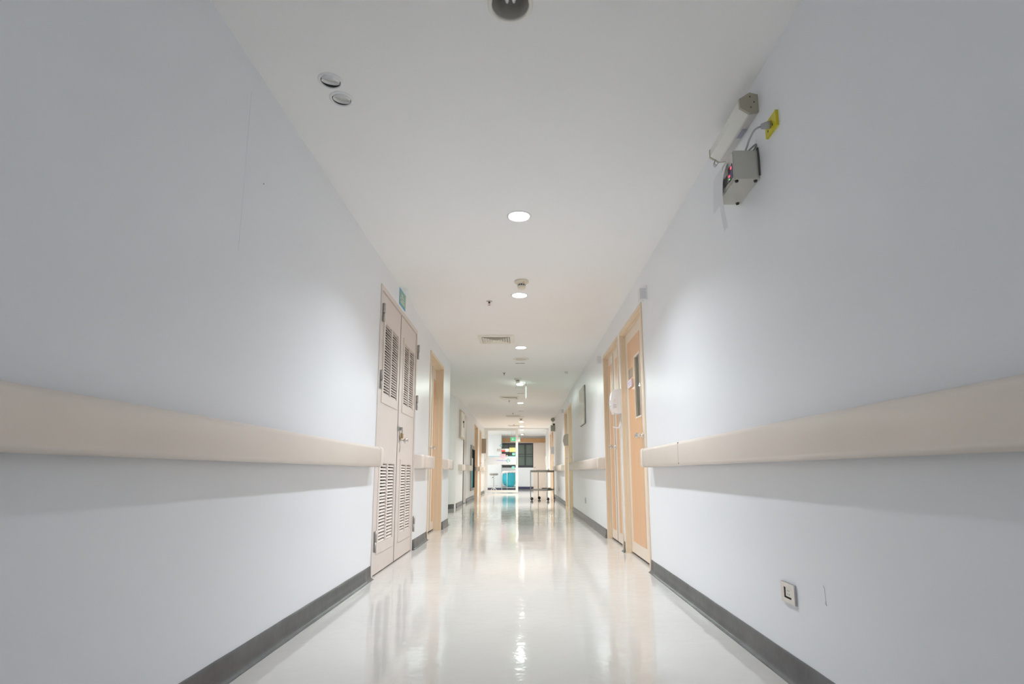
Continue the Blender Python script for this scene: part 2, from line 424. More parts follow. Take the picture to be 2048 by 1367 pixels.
cove('baseboard_left_end', 'L', XL2, 21.63, YP, 'grey coved skirting next to the glass partition')
bm = bmesh.new()
pts2 = [(-3.0, 12.94)]
for k in range(0, 11):
    a = PI / 2 * k / 12; pts2.append((XL2 - R0 + (R0 + .004) * math.sin(a), 12.95 + R0 - (R0 + .004) * math.cos(a)))
prism(bm, pts2 + [(XL2 - .3, 13.2), (-3.0, 13.0)], 0, .105, 'z')
struct('baseboard_corner', bm, M_base, 'dark skirting round the curved corner')

# ------------------------------------------------------------------ doors
def frame_ring(x_front, x_back, y0, y1, ztop, wd, holes=None):
    bm = bmesh.new(); slab(bm, min(x_front, x_back), max(x_front, x_back), (y0, y1), (0, ztop), holes=[(y0 + wd, y1 - wd, -1, ztop - wd)]); return bm
def knob(parent, x, y, z, s, round_head=True):
    """s: direction into the corridor"""
    bm = bmesh.new(); lathe(bm, [(0, 0), (.030, 0), (.030, .006), (.026, .010), (.012, .012), (.010, .035), (0.010, .04)], (0, 0, 0), 'x', 20)
    if round_head: lathe(bm, [(.010, .038), (.018, .040), (.028, .050), (.031, .062), (.028, .074), (.018, .082), (0, .084)], (0, 0, 0), 'x', 20)
    else: lathe(bm, [(.010, .036), (.024, .038), (.026, .042), (.026, .074), (.023, .080), (0, .081)], (0, 0, 0), 'x', 20)
    for v in bm.verts: v.co.x *= s; v.co += Vector((x, y, z))
    return obj('knob', bm, M_chrome, parent)

# door_1: louvred steel double door
d1 = empty('door_1', (XL, 5.43, 0), 'beige steel double door with louvred vents on the left', 'door', kind='structure')
obj('frame', frame_ring(XL + .008, XL - .12, 4.60, 6.26, 2.485, .045), M_metal_door, d1, bev=.003)
obj('dark_backing', B(XL - .20, XL - .13, 4.60, 6.26, 0, 2.485), M_dark, d1)  # dark sheet standing in for the shade behind the louvres
slat_me = None
def louver_door(y0, y1, cols, name='leaf'):
    global slat_me
    zu, zl = (1.54, 2.18), (.255, .925)
    holes = [(a, b, zu[0], zu[1]) for a, b in cols] + [(a, b, zl[0], zl[1]) for a, b in cols]
    bm = bmesh.new(); slab(bm, XL - .042, XL - .002, (y0, y1), (.012, 2.436), holes=holes)
    leaf = obj(name, bm, M_metal_door, d1)
    for zr in (zu, zl):
        a0, b1 = cols[0][0] - .055, cols[1][1] + .055
        bm = bmesh.new(); slab(bm, XL - .002, XL + .004, (a0, b1), (zr[0] - .085, zr[1] + .055), holes=[(a - .004, b + .004, zr[0] - .004, zr[1] + .004) for a, b in cols])
        sub('louver_surround', bm, M_metal_door, leaf, bev=.0015)
    for a, b in cols:
        for zr, n in ((zu, 26), (zl, 24)):
            pitchz = (zr[1] - zr[0]) / n
            for k in range(n):
                z = zr[0] + pitchz * (k + .5)
                jit = random.uniform(-.0015, .0015); tl = random.uniform(-.05, .05)
                wy = b - a
                key = (round(wy, 3), n)
                if key not in louver_door.cache:
                    bm = bmesh.new()
                    # slat: outer edge low, inner edge high, thin sheet with a rolled lip
                    prof = [(.0025, -.0122), (.0035, -.0105), (-.0085, .0110 if n == 26 else .0062), (-.0100, .0104 if n == 26 else .0056)]
                    prism(bm, [(p[0], p[1]) for p in prof], 0, wy, 'y')
                    bmesh.ops.recalc_face_normals(bm, faces=bm.faces)
                    me = bpy.data.meshes.new('louver_slat'); bm.to_mesh(me); bm.free(); me.materials.append(M_louver)
                    louver_door.cache[key] = me
                o = bpy.data.objects.new('louver_slat', louver_door.cache[key]); COL.objects.link(o)
                o.parent = leaf; o.location = (XL - .004, a, z + jit); o.rotation_euler = (0, tl, 0)
    return leaf
louver_door.cache = {}
lf1 = louver_door(4.648, 5.412, [(4.80, 5.03), (5.075, 5.31)])
lf2 = louver_door(5.442, 6.212, [(5.62, 5.84), (5.885, 6.105)])
obj('gap_shade_strip', B(XL - .04, XL - .006, 5.411, 5.443, .012, 2.436), mat('gap_shade_plum', (.09, .06, .075), .7), d1)  # dark strip between the leaves, painting the shade on the far leaf's edge
for y, sx in ((4.652, 1), (6.268, 1)):
    for z in (2.235, 1.64, .285):
        bm = bmesh.new()
        tube(bm, [(XL + .022, y, z + .001), (XL + .022, y, z + .085)], .012, 12)
        tube(bm, [(XL + .020, y, z - .085), (XL + .020, y, z - .001)], .010, 12)
        box(bm, XL + .008, XL + .014, y - .018, y + .018, z - .08, z + .08)
        obj('hinge', bm, M_hinge, d1)
kb = knob(d1, XL - .002, 5.545, 1.165, 1)
bm = bmesh.new(); box(bm, XL, XL + .006, 5.395, 5.50, 1.262, 1.300); box(bm, XL, XL + .030, 5.505, 5.512, 1.265, 1.297)
obj('hasp', bm, M_steel, d1, bev=.001)
pad = empty('padlock', (XL + .025, 5.51, 1.20), 'small brass padlock hanging from the hasp of the louvred door', 'padlock')
bm = bmesh.new(); box(bm, XL + .014, XL + .032, 5.487, 5.541, 1.185, 1.235); obj('lock_body', bm, M_brass, pad, bev=.004)
bm = bmesh.new(); tube(bm, smooth_path([(XL + .023, 5.497, 1.232), (XL + .023, 5.497, 1.265), (XL + .023, 5.506, 1.279), (XL + .023, 5.522, 1.279), (XL + .023, 5.531, 1.265), (XL + .023, 5.531, 1.232)], 4), .0042, 8)
obj('shackle', bm, M_chrome, pad)

def panel_door(name, label, side, y0, y1, ztop, depth, leaves, wall_x, casing=.04, framem=None, panels=True):
    """leaves: list of dict(y0,y1,panel=(y0,y1),window=(y0,y1)|None,knob=y|None)"""
    s = 1 if side == 'L' else -1
    root = empty(name, (wall_x, (y0 + y1) / 2, 0), label, 'door', kind='structure')
    xf = wall_x + s * .010; xb = wall_x - s * (depth + .07); leafx = wall_x - s * depth
    fm = framem or M_frame
    obj('frame', frame_ring(xf, xb, y0, y1, ztop, casing), fm, root, bev=.002)
    # rebate stop
    bm = frame_ring(wall_x - s * depth * .45, leafx + s * .001, y0 + casing, y1 - casing, ztop - casing, .012)
    obj('door_stop', bm, fm, root)
    bk = wall_x - s * (depth + .30)
    obj('room_lining', B(bk - .02, bk, y0 - .05, y1 + .05, 0, ztop + .05), M_curtain, root)
    if len(leaves) == 2:
        ym = leaves[0]['y1'] + .007
        obj('meeting_gap', B(leafx - s * .03, leafx - s * .002, ym - .011, ym + .011, .022, ztop - casing - .01), M_dark, root)  # dark strip fills the gap, its shade given as colour
    for lf in leaves:
        holes = []
        wn = lf.get('window')
        if wn: holes = [(wn[0], wn[1], 1.40, 2.03)]
        bm = bmesh.new(); slab(bm, min(leafx, leafx - s * .04), max(leafx, leafx - s * .04), (lf['y0'] + (.011 if lf is leaves[-1] and len(leaves) == 2 else .003), lf['y1'] - (.011 if lf is leaves[0] and len(leaves) == 2 else .003)), (.022, ztop - casing - .006), holes=holes)
        leaf = obj('leaf', bm, M_stile, root, bev=.0015)
        p = lf.get('panel')
        if p:
            h2 = [(wn[0] - .012, wn[1] + .012, 1.388, 2.042)] if wn else []
            bm = bmesh.new(); slab(bm, min(leafx, leafx + s * .003), max(leafx, leafx + s * .003), p, (.14, 2.25), holes=h2)
            sub('wood_panel', bm, M_wood, leaf, label='orange wood laminate panel')
        if wn:
            bm = bmesh.new(); slab(bm, min(leafx - s * .01, leafx + s * .006), max(leafx - s * .01, leafx + s * .006), (wn[0] - .012, wn[1] + .012), (1.388, 2.042), holes=[(wn[0] + .006, wn[1] - .006, 1.406, 2.024)])
            sub('glazing_bead', bm, M_stile, leaf)
            xg = leafx - s * .018
            sub('glass_pane', B(xg - .002, xg + .002, wn[0], wn[1], 1.40, 2.03), M_glass, leaf)
            bm = bmesh.new(); n = 46; xs0 = leafx - s * .056
            va = []
            for k in range(n + 1):
                yy = wn[0] - .05 + (y1 - casing - .02 - wn[0] + .05) * k / n
                xx = xs0 + .009 * math.sin(k * 1.7)
                va.append((bm.verts.new((xx, yy, 1.3)), bm.verts.new((xx, yy, 2.15))))
            for a, b in zip(va, va[1:]): bm.faces.new((a[0], b[0], b[1], a[1])).smooth = True
            sub('curtain', bm, M_drape, leaf, label='pale green curtain behind the glass')
        if lf.get('knob'): knob(root, leafx + s * .001, lf['knob'], lf.get('kz', 1.20), s, False)
    return root
panel_door('door_2', 'tan framed wooden double door on the left, second from the viewer', 'L', 7.22, 8.46, 2.475, .105,
           [dict(y0=7.26, y1=8.053, panel=(7.45, 7.94), knob=7.99), dict(y0=8.067, y1=8.42, panel=(8.20, 8.36))], XL)
r3 = panel_door('door_3', 'tan framed door with wood panel and narrow window, nearest on the right', 'R', 4.97, 6.14, 2.42, .050,
           [dict(y0=5.01, y1=6.10, panel=(5.36, 5.97), window=(5.375, 5.62), knob=5.33)], XR)
light('door_window_fill', XR + .33, 5.75, 1.72, 1.6, COOL, .4).rotation_euler = (0, PI / 2, 0)  # added light without a fixture, brightens the curtain from behind
panel_door('door_4', 'unequal double door behind the gel dispenser on the right', 'R', 6.27, 7.44, 2.42, .050,
           [dict(y0=6.31, y1=6.953, panel=(6.38, 6.80), window=(6.40, 6.60), knob=6.90, kz=1.16), dict(y0=6.967, y1=7.40, panel=(7.06, 7.29))], XR)
panel_door('door_5', 'tan framed door halfway down the right wall, nearer of a pair', 'R', 12.40, 13.33, 2.41, .06,
           [dict(y0=12.44, y1=13.29, panel=(12.60, 13.15), knob=12.62)], XR)
panel_door('door_6', 'tan framed door halfway down the right wall, farther of a pair', 'R', 13.60, 14.52, 2.41, .06,
           [dict(y0=13.64, y1=14.48, panel=(13.80, 14.34), knob=13.8)], XR)
panel_door('door_7', 'orange door near the glass partition on the right, nearer one', 'R', 19.95, 20.78, 2.38, .07,
           [dict(y0=19.99, y1=20.74, panel=(20.1, 20.6), knob=20.1)], XR)
panel_door('door_8', 'orange door right beside the glass partition on the right', 'R', 21.15, 22.2, 2.38, .07,
           [dict(y0=21.19, y1=22.16, panel=(21.3, 22.05), knob=21.3)], XR)
panel_door('door_9', 'deep tan framed doorway beyond the hose cabinet on the left', 'L', 18.62, 19.95, 2.47, .12,
           [dict(y0=18.66, y1=19.91, panel=(18.8, 19.75))], XL2)
panel_door('door_10', 'farthest tan framed door on the left by the brown box', 'L', 20.75, 21.62, 2.44, .04,
           [dict(y0=20.79, y1=21.58, panel=(20.9, 21.45), knob=21.4)], XL2)
# door_12: grey steel lift door
d12 = empty('door_12', (XL2, 15.5, 0), 'narrow grey steel door with a black gap in the far left wall', 'door', kind='structure')
obj('frame', frame_ring(XL2 + .002, XL2 - .10, 15.02, 15.98, 2.5, .05), M_alu, d12, bev=.003)
obj('leaf', B(XL2 - .05, XL2 - .002, 15.30, 15.93, .01, 2.45), M_steel, d12)
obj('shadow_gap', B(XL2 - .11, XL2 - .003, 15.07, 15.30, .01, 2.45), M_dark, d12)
# notices on door_3
pl = obj('door_plate', B(XR + .048 - .004, XR + .047, 5.73, 5.92, 1.845, 1.945), M_brown); tag(pl, 'small brown plate above the pink sign on the nearest right door', 'plate')
sg = empty('door_sign', (XR + .04, 5.83, 1.78), 'pale pink name sign with faint writing on the nearest right door', 'sign')
obj('sign_board', B(XR + .030, XR + .0465, 5.72, 5.93, 1.745, 1.825), mat('pale_pink', (.80, .68, .74), .5), sg, bev=.002)
for k, (a, b) in enumerate(((5.75, 5.79), (5.80, 5.83), (5.85, 5.90), (5.76, 5.86))):
    obj('print_line', B(XR + .0292, XR + .030, a, b, 1.79 - (k == 3) * .022, 1.799 - (k == 3) * .022), M_lav, sg)

# ------------------------------------------------------------------ handrails
def handrail(side, wall_x, y0, y1, label, cap0=True, cap1=True):
    s = 1 if side == 'L' else -1
    r = empty('handrail', (wall_x, (y0 + y1) / 2, .97), label, 'handrail', 'beige wall handrails')
    # profile (u outwards, z)
    pr = [(.030, .895), (.082, .893), (.095, .900), (.102, .915), (.102, 1.030), (.096, 1.043), (.084, 1.050), (.030, 1.050)]
    def ex(a, b, grow=0.0):
        bm = bmesh.new(); n = len(pr)
        q = [(u + (grow if u > .05 else 0), z + (grow if z > .97 else -grow)) for u, z in pr]
        A = [bm.verts.new((wall_x + s * u, a, z)) for u, z in q]; Bv = [bm.verts.new((wall_x + s * u, b, z)) for u, z in q]
        bm.faces.new(A); bm.faces.new(Bv[::-1])
        for i in range(n):
            f = bm.faces.new((A[i], A[(i + 1) % n], Bv[(i + 1) % n], Bv[i])); f.smooth = 1 <= i <= 5
        return bm
    c = .095
    ya = y0 + (c if cap0 else 0); yb = y1 - (c if cap1 else 0)
    if yb > ya: obj('cover', ex(ya + .001, yb - .001), M_rail, r)
    else: ya = yb = (y0 + y1) / 2
    for on, a, b, d in ((cap0, y0, ya, -1), (cap1, yb, y1, 1)):
        if not on: continue
        # end cap: the profile returns to the wall around a rounded corner
        bm = bmesh.new(); rings = []
        yi = b if d < 0 else a; L = b - a; rr = min(.022, L * .6)
        steps = [(0.0, 1.0, .002)]
        steps.append((L - rr, 1.0, .002))
        for k in range(1, 6):
            t = PI / 2 * k / 5; steps.append((L - rr + rr * math.sin(t), (1 - math.cos(t)), None))
        for st in steps:
            off, q, g = st
            if g is None:
                shr = rr * q * .8
                ring = [(max(.001, u - shr) if u > .05 else .001, z - shr * .45 if z > .97 else z + shr * .45) for u, z in pr]
            else: ring = [(u + (g if u > .05 else 0) if u > .05 else .001, z + (g if z > .97 else -g)) for u, z in pr]
            rings.append([bm.verts.new((wall_x + s * u, yi + d * off, z)) for u, z in ring])
        for A, Bv in zip(rings, rings[1:]):
            for i in range(len(pr)):
                bm.faces.new((A[i], A[(i + 1) % len(pr)], Bv[(i + 1) % len(pr)], Bv[i])).smooth = True
        bm.faces.new(rings[0]); bm.faces.new(rings[-1][::-1])
        obj('end_cap', bm, M_railcap, r)
    # brackets behind the cover
    n = max(1, int((yb - ya) / 1.1)) if yb > ya else 0
    for k in range(n):
        y = ya + (yb - ya) * (k + .5) / n
        obj('bracket', B(wall_x, wall_x + s * .031, y - .04, y + .04, .92, 1.02), M_mgrey, r)
    return r
handrail('L', XL, YB + .02, 4.50, 'beige handrail on the left wall, long one nearest the viewer', cap0=False)
handrail('L', XL, 6.30, 7.13, 'short beige handrail between the louvred door and the wooden door')
handrail('L', XL, 8.53, 9.18, 'short beige handrail at the left wall corner')
handrail('L', XL2, 14.05, 14.88, 'beige handrail below the framed notice board, far left')
handrail('L', XL2, 16.02, 17.02, 'beige handrail between the steel door and the hose cabinet')
handrail('L', XL2, 18.48, 18.60, 'stub of beige handrail next to the far left doorway')
handrail('L', XL2, 20.0, 20.6, 'beige handrail between the two far left doors')
handrail('L', XL2, 21.75, 23.1, 'beige handrail under the brown box by the partition')
rr1 = handrail('R', XR, YB + .02, 4.80, 'beige handrail on the right wall, long one nearest the viewer', cap0=False)
obj('joint_line', B(XR - .1025, XR - .09, 3.632, 3.635, .905, 1.045), M_mgrey, rr1)
handrail('R', XR, 7.50, 12.18, 'beige handrail on the right wall beneath the mirror panel')
handrail('R', XR, 14.75, 18.9, 'beige handrail on the right wall behind the trolley')

# ------------------------------------------------------------------ ceiling lights
where = ['unlit round downlight with bare tubes at the top edge of the photo', 'lit round downlight nearest the viewer', 'lit round downlight just behind the smoke detector', 'lit round downlight beyond the square air vent',
         'lit round downlight past the green hanging sign', 'lit round downlight before the last smoke detector', 'lit round downlight just in front of the glass partition', 'lit round downlight first beyond the glass partition', 'lit round downlight farthest away in the far room']
for i, (x, y) in enumerate(cans + back_cans):
    t = empty('downlight', (x, y, CH), where[i], 'ceiling light', 'round recessed downlights along the ceiling')
    bm = bmesh.new(); lathe(bm, [(RC - .001, -.001), (RC + .001, -.006), (RC + .008, -.006), (RC + .016, -.002), (RC + .017, 0)], (x, y, CH), seg=40)
    lathe(bm, [(RC - .001, -.001), (RC - .001, .012)], (x, y, CH), seg=40)
    obj('trim_ring', bm, M_offwhite if i == 0 else M_white, t)
    if i == 0:
        bm = bmesh.new(); lathe(bm, [(RC - .002, .004), (RC - .004, .04), (RC - .012, .09), (RC - .03, .12), (0, .125)], (x, y, CH), seg=40); obj('reflector', bm, M_reflector, t)
        for dx in (-.014, .014):
            bm = bmesh.new(); tube(bm, [(x + dx, y - .060, CH + .035), (x + dx, y + .012, CH + .035), (x + dx, y + .026, CH + .035)], [.009, .009, .006], 12)
            obj('tube_lamp', bm, M_white, t)
    else:
        bm = bmesh.new(); lathe(bm, [(RC - .002, .004), (RC - .003, .070), (RC - .004, .071)], (x, y, CH), seg=40); obj('reflector', bm, M_can, t)
        bm = bmesh.new(); lathe(bm, [(0, .0695), (RC - .006, .0695), (RC - .006, .074), (0, .074)], (x, y, CH), seg=32); obj('lamp', bm, M_lamp, t)
        far = y > YP
        col = COOL if y < 9 else NEUT
        light('downlight_light', x, y, CH + .066, LAMP_W * (.60 if far else 1.45 if y > 10 else 1.0), col, .13)
for yb in (-1.3, -3.2): light('rear_fill_light', -.03, yb, CH - .01, LAMP_W * .17, COOL, .15)  # unseen fill lights with no fixtures, added to lift the near end
# surface lamp with greenish light
t = empty('ceiling_lamp', (-.05, 11.43, CH), 'bright greenish surface lamp beneath the middle smoke detector', 'ceiling light')
bm = bmesh.new(); lathe(bm, [(0, 0), (.085, 0), (.085, -.012), (.07, -.014)], (-.05, 11.43, CH), seg=32); obj('lamp_base', bm, M_white, t)
bm = bmesh.new(); lathe(bm, [(.07, -.013), (.07, -.032), (.055, -.042), (0, -.046)], (-.05, 11.43, CH), seg=32); obj('diffuser', bm, M_lampg, t)
light('ceiling_lamp_light', -.05, 11.43, CH - .055, LAMP_W * .6, GREENISH, .12)
for k, (x, y) in enumerate(spots):
    t = empty('spotlight', (x, y, CH), ('small eyeball spotlight at left, nearer and tilted' if k == 0 else 'small eyeball spotlight at left, farther of the two'), 'spotlight', 'pair of small eyeball spotlights')
    bm = bmesh.new(); lathe(bm, [(RS, .004), (RS, -.004), (RS + .004, -.007), (RS + .012, -.003), (RS + .014, .0)], (x, y, CH), seg=32); obj('trim_ring', bm, M_white, t)
    # tilted drum
    bm = bmesh.new(); rr = RS - .004
    lathe(bm, [(rr - .004, .03), (rr - .002, 0), (rr, .0), (rr, .045), (0, .046)], (0, 0, 0), seg=32)
    ta = .34 if k == 0 else .2
    Rm = Matrix.Rotation(ta, 3, 'X') @ Matrix.Rotation(.12, 3, 'Y')
    for v in bm.verts: v.co = Rm @ v.co + Vector((x, y, CH - .006))
    obj('drum', bm, M_can, t)
    bm = bmesh.new(); lathe(bm, [(0, .012), (rr - .004, .012), (rr - .004, .014), (0, .014)], (0, 0, 0), seg=28)
    for v in bm.verts: v.co = Rm @ v.co + Vector((x, y, CH - .006))
    obj('lens', bm, M_lens, t)
    bm = bmesh.new(); lathe(bm, [(RS - .001, 0), (RS - .001, .06), (0, .062)], (x, y, CH), seg=28); obj('housing', bm, M_dgrey, t)

def smoke(x, y, label):
    t = empty('smoke_detector', (x, y, CH), label, 'smoke detector', 'smoke detectors on the ceiling')
    bm = bmesh.new(); lathe(bm, [(0, 0), (.070, 0), (.072, -.010), (.066, -.018), (.045, -.030), (.040, -.034), (0, -.034)], (x, y, CH), seg=36); obj('mount', bm, M_cream if y < 8 else M_offwhite, t)
    bm = bmesh.new(); lathe(bm, [(0, -.034), (.034, -.034), (.034, -.052), (0, -.052)], (x, y, CH), seg=24); obj('sensor_core', bm, M_panelblue, t)
    for k in range(10):
        a = 2 * PI * k / 10; cx, cy = x + .038 * math.cos(a), y + .038 * math.sin(a)
        bm = bmesh.new(); tube(bm, [(cx, cy, CH - .033), (cx, cy, CH - .053)], .0035, 6); obj('rib', bm, M_cream, t)
    bm = bmesh.new(); lathe(bm, [(0, -.052), (.041, -.052), (.041, -.058), (.036, -.072), (.028, -.078), (0, -.080)], (x, y, CH), seg=30); obj('cap', bm, M_cream, t)
    if y < 8:
        bm = bmesh.new(); lathe(bm, [(0, 0), (.004, 0), (.004, -.004), (0, -.005)], (x + .02, y - .052, CH - .026), seg=10); obj('indicator', bm, M_redp, t)
smoke(-.004, 5.17, 'cream smoke detector nearest the viewer, before the second lit downlight')
smoke(-.09, 10.85, 'cream smoke detector in front of the greenish lamp')
smoke(-.046, 19.0, 'small smoke detector farthest down the corridor')
smoke(.06, 26.2, 'smoke detector in the far room beyond the glass')

def sprinkler(x, y, label):
    t = empty('sprinkler', (x, y, CH), label, 'sprinkler', 'sprinkler heads on the ceiling')
    bm = bmesh.new(); lathe(bm, [(0, 0), (.034, 0), (.032, -.004), (.012, -.007), (0, -.007)], (x, y, CH), seg=24); obj('escutcheon', bm, M_steel, t)
    bm = bmesh.new(); lathe(bm, [(0, -.006), (.010, -.006), (.010, -.020), (.006, -.024), (0, -.024)], (x, y, CH), seg=14); obj('body', bm, M_dgrey, t)
    bm = bmesh.new()
    for sx in (-1, 1): tube(bm, [(x + sx * .009, y, CH - .018), (x + sx * .013, y, CH - .032), (x + sx * .003, y, CH - .048)], .0022, 6)
    obj('yoke', bm, M_steel, t)
    bm = bmesh.new(); lathe(bm, [(0, -.048), (.014, -.048), (.014, -.0505), (0, -.0505)], (x, y, CH), seg=16); obj('deflector', bm, M_steel, t)
    bm = bmesh.new(); tube(bm, [(x, y, CH - .024), (x, y, CH - .046)], .0025, 6); obj('bulb', bm, M_redp, t)
sprinkler(-.358, 5.80, 'sprinkler head nearest the viewer, left of the lit downlight')
sprinkler(-.34, 10.2, 'sprinkler head second from the viewer')
sprinkler(-.342, 14.25, 'sprinkler head just beyond the middle air vent')
sprinkler(-.30, 17.3, 'sprinkler head just before the far air vent')
sprinkler(-.33, 21.5, 'sprinkler head farthest down the corridor')

def vent(x, y, w2, label):
    t = empty('air_vent', (x, y, CH), label, 'air vent', 'square ceiling air diffusers')
    def ring(a, b, z0, z1):
        bm = bmesh.new(); P = []
        for r, z in ((a, z0), (b, z1)):
            P.append([bm.verts.new((x + sx * r, y + sy * r, CH + z)) for sx, sy in ((-1, -1), (1, -1), (1, 1), (-1, 1))])
            P.append([bm.verts.new((x + sx * r, y + sy * r, CH + z + .003)) for sx, sy in ((-1, -1), (1, -1), (1, 1), (-1, 1))])
        for k in range(4):
            k2 = (k + 1) % 4
            bm.faces.new((P[0][k], P[0][k2], P[2][k2], P[2][k])); bm.faces.new((P[1][k2], P[1][k], P[3][k], P[3][k2]))
            bm.faces.new((P[0][k2], P[0][k], P[1][k], P[1][k2])); bm.faces.new((P[2][k], P[2][k2], P[3][k2], P[3][k]))
        return bm
    obj('frame', ring(w2, w2 - .055, -.004, -.018), M_offwhite, t)
    bm = bmesh.new(); box(bm, x - w2 + .05, x + w2 - .05, y - w2 + .05, y + w2 - .05, CH - .0035, CH - .001); obj('backing', bm, M_mgrey, t)
    r = w2 - .062; k = 0
    while r > .05:
        obj('louver', ring(r, r - .026, -.024, -.008), M_offwhite, t); r -= .034; k += 1
    bm = bmesh.new(); box(bm, x - r, x + r, y - r, y + r, CH - .024, CH - .020); obj('centre_plate', bm, M_offwhite, t)
vent(-.364, 7.55, .25, 'square louvred air vent nearest the viewer, left of the lights')
vent(-.32, 13.65, .25, 'square louvred air vent in the middle of the corridor')
vent(-.31, 18.15, .27, 'square louvred air vent farther on, near the far smoke detector')
vent(-.34, 22.0, .25, 'square louvred air vent just in front of the partition')
# round speaker, slots
t = empty('ceiling_speaker', (-.02, 8.92, CH), 'flat round unlit speaker disc beyond the third lit downlight', 'speaker')
bm = bmesh.new(); lathe(bm, [(0, 0), (.135, 0), (.135, -.003), (.10, -.008), (.095, -.008), (0, -.008)], (-.02, 8.92, CH), seg=40); obj('rim', bm, M_offwhite, t)
bm = bmesh.new(); lathe(bm, [(0, -.008), (.085, -.008), (.085, -.013), (.07, -.016), (0, -.017)], (-.02, 8.92, CH), seg=36); obj('grille', bm, mat('grille_beige', (.66, .62, .55), .6), t)
t = empty('ceiling_speaker', (-.06, 12.0, CH), 'small round fitting with a box just beyond the greenish lamp', 'speaker')
bm = bmesh.new(); lathe(bm, [(0, 0), (.09, 0), (.088, -.006), (0, -.01)], (-.06, 12.0, CH), seg=32); obj('rim', bm, M_offwhite, t)
obj('housing', B(-.12, .0, 11.95, 12.05, CH - .055, CH - .009), M_white, t, bev=.006)
for x, y, lb in ((-.035, 9.28, 'narrow slotted grille behind the round ceiling disc'), (-.04, 12.95, 'narrow slotted grille before the middle air vent'), (-.04, 16.7, 'narrow slotted grille before the far air vent'), (-.02, 18.45, 'narrow slotted grille beside the far air vent')):
    t = empty('slot_grille', (x, y, CH), lb, 'grille', 'narrow slotted grilles on the ceiling')
    obj('plate', B(x - .085, x + .085, y - .03, y + .03, CH - .004, CH), M_offwhite, t)
    obj('slot', B(x - .075, x - .005, y - .024, y - .004, CH - .006, CH - .0035), M_dgrey, t); obj('slot', B(x + .005, x + .075, y - .024, y - .004, CH - .006, CH - .0035), M_dgrey, t)
t = empty('ceiling_hook', (.815, 10.1, CH), 'small bent hook on the ceiling near the right wall', 'hook')
bm = bmesh.new(); lathe(bm, [(0, 0), (.04, 0), (.038, -.004), (0, -.005)], (.815, 10.1, CH), seg=20); obj('plate', bm, M_offwhite, t)
bm = bmesh.new(); tube(bm, smooth_path([(.80, 10.1, CH - .004), (.80, 10.1, CH - .022), (.83, 10.09, CH - .030), (.85, 10.08, CH - .012)], 4), .004, 8); obj('hook', bm, M_hinge, t)
# hanging sign seen edge-on
t = empty('hanging_sign', (.085, 11.3, 2.4), 'hanging exit sign seen edge-on beside the greenish lamp', 'sign')
obj('rod', B(.079, .085, 11.25, 11.256, 2.60, CH), M_dgrey, t); obj('rod', B(.079, .085, 11.50, 11.506, 2.60, CH), M_dgrey, t)
obj('sign_panel', B(.076, .094, 11.2, 11.56, 2.385, 2.605), M_exitw, t, bev=.003)
obj('green_face', B(.0945, .097, 11.22, 11.54, 2.40, 2.59), M_exitg, t)

# ------------------------------------------------------------------ right wall: lamp fitting, control box, plug, papers
t = empty('wall_lamp', (XR, 2.58, 2.56), 'hexagonal tube lamp fitting on the right wall just under the ceiling', 'lamp')
hexp = [(XR, 2.612), (1.078, 2.622), (1.028, 2.590), (1.028, 2.546), (1.072, 2.516), (XR, 2.522)]
def shr(poly, f, c=(1.076, 2.566)): return [(c[0] + (u - c[0]) * f if abs(u - XR) > 1e-4 else u, c[1] + (v - c[1]) * f) for u, v in poly]
bm = bmesh.new(); prism(bm, hexp, 2.370, 2.384, 'y'); obj('end_cap', bm, M_capgrey, t, bev=.002)
bm = bmesh.new(); prism(bm, hexp, 2.786, 2.796, 'y'); obj('end_cap', bm, M_capgrey, t, bev=.002)
bm = bmesh.new(); prism(bm, [(1.080, 2.518), (1.072, 2.519), (1.030, 2.548), (1.030, 2.588), (1.078, 2.619), (1.090, 2.616)], 2.384, 2.786, 'y'); obj('diffuser', bm, mat('opal_cover', (.74, .74, .70), .22), t, bev=.004)
bm = bmesh.new(); prism(bm, [(XR, 2.523), (1.080, 2.5165), (1.090, 2.617), (XR, 2.611)], 2.384, 2.786, 'y'); obj('tray', bm, mat('tray_enamel', (.62, .60, .58), .3), t)
for xx, zz2 in ((1.078, 2.60), (1.096, 2.572), (1.080, 2.545)):
    bm = bmesh.new(); lathe(bm, [(0, -.003), (.003, -.003), (.003, 0), (0, 0)], (xx, 2.370, zz2), 'y', 10); obj('screw', bm, M_dgrey, t)
obj('rating_label', B(1.088, 1.108, 2.50, 2.57, 2.5155, 2.5185), mat('lavender_label', (.36, .36, .46), .6), t)
for yy in (2.78, 2.765):
    bm = bmesh.new(); tube(bm, smooth_path([(1.05, yy, 2.52), (1.045, yy + .004, 2.505), (1.052, yy + .01, 2.49), (1.062, yy, 2.50)], 4), .0022, 6); obj('hanger', bm, M_hinge, t)

t = empty('control_box', (XR, 2.53, 2.20), 'grey control box with red digital display on the right wall under the lamp', 'control box')
obj('case', B(1.0, XR - .001, 2.41, 2.66, 2.205, 2.35), M_greybox, t, bev=.006)
obj('front_rim', B(.996, 1.0005, 2.415, 2.655, 2.21, 2.345), M_greybox, t)
pnl = obj('display_panel', B(.9935, .997, 2.422, 2.474, 2.222, 2.292), M_panelblue, t, label='small dark display panel with red lights')
obj('digit', B(.9920, .9937, 2.428, 2.440, 2.270, 2.280), M_led, t); obj('digit', B(.9925, .9937, 2.446, 2.466, 2.262, 2.284), mat('dark_red', (.16, .03, .04), .4), t)
obj('indicator', B(.9920, .9937, 2.452, 2.466, 2.242, 2.250), M_led, t); obj('indicator', B(.9922, .9937, 2.458, 2.464, 2.229, 2.234), M_gled, t)
obj('vent_slot', B(.9945, .997, 2.49, 2.53, 2.225, 2.27), M_dgrey, t)
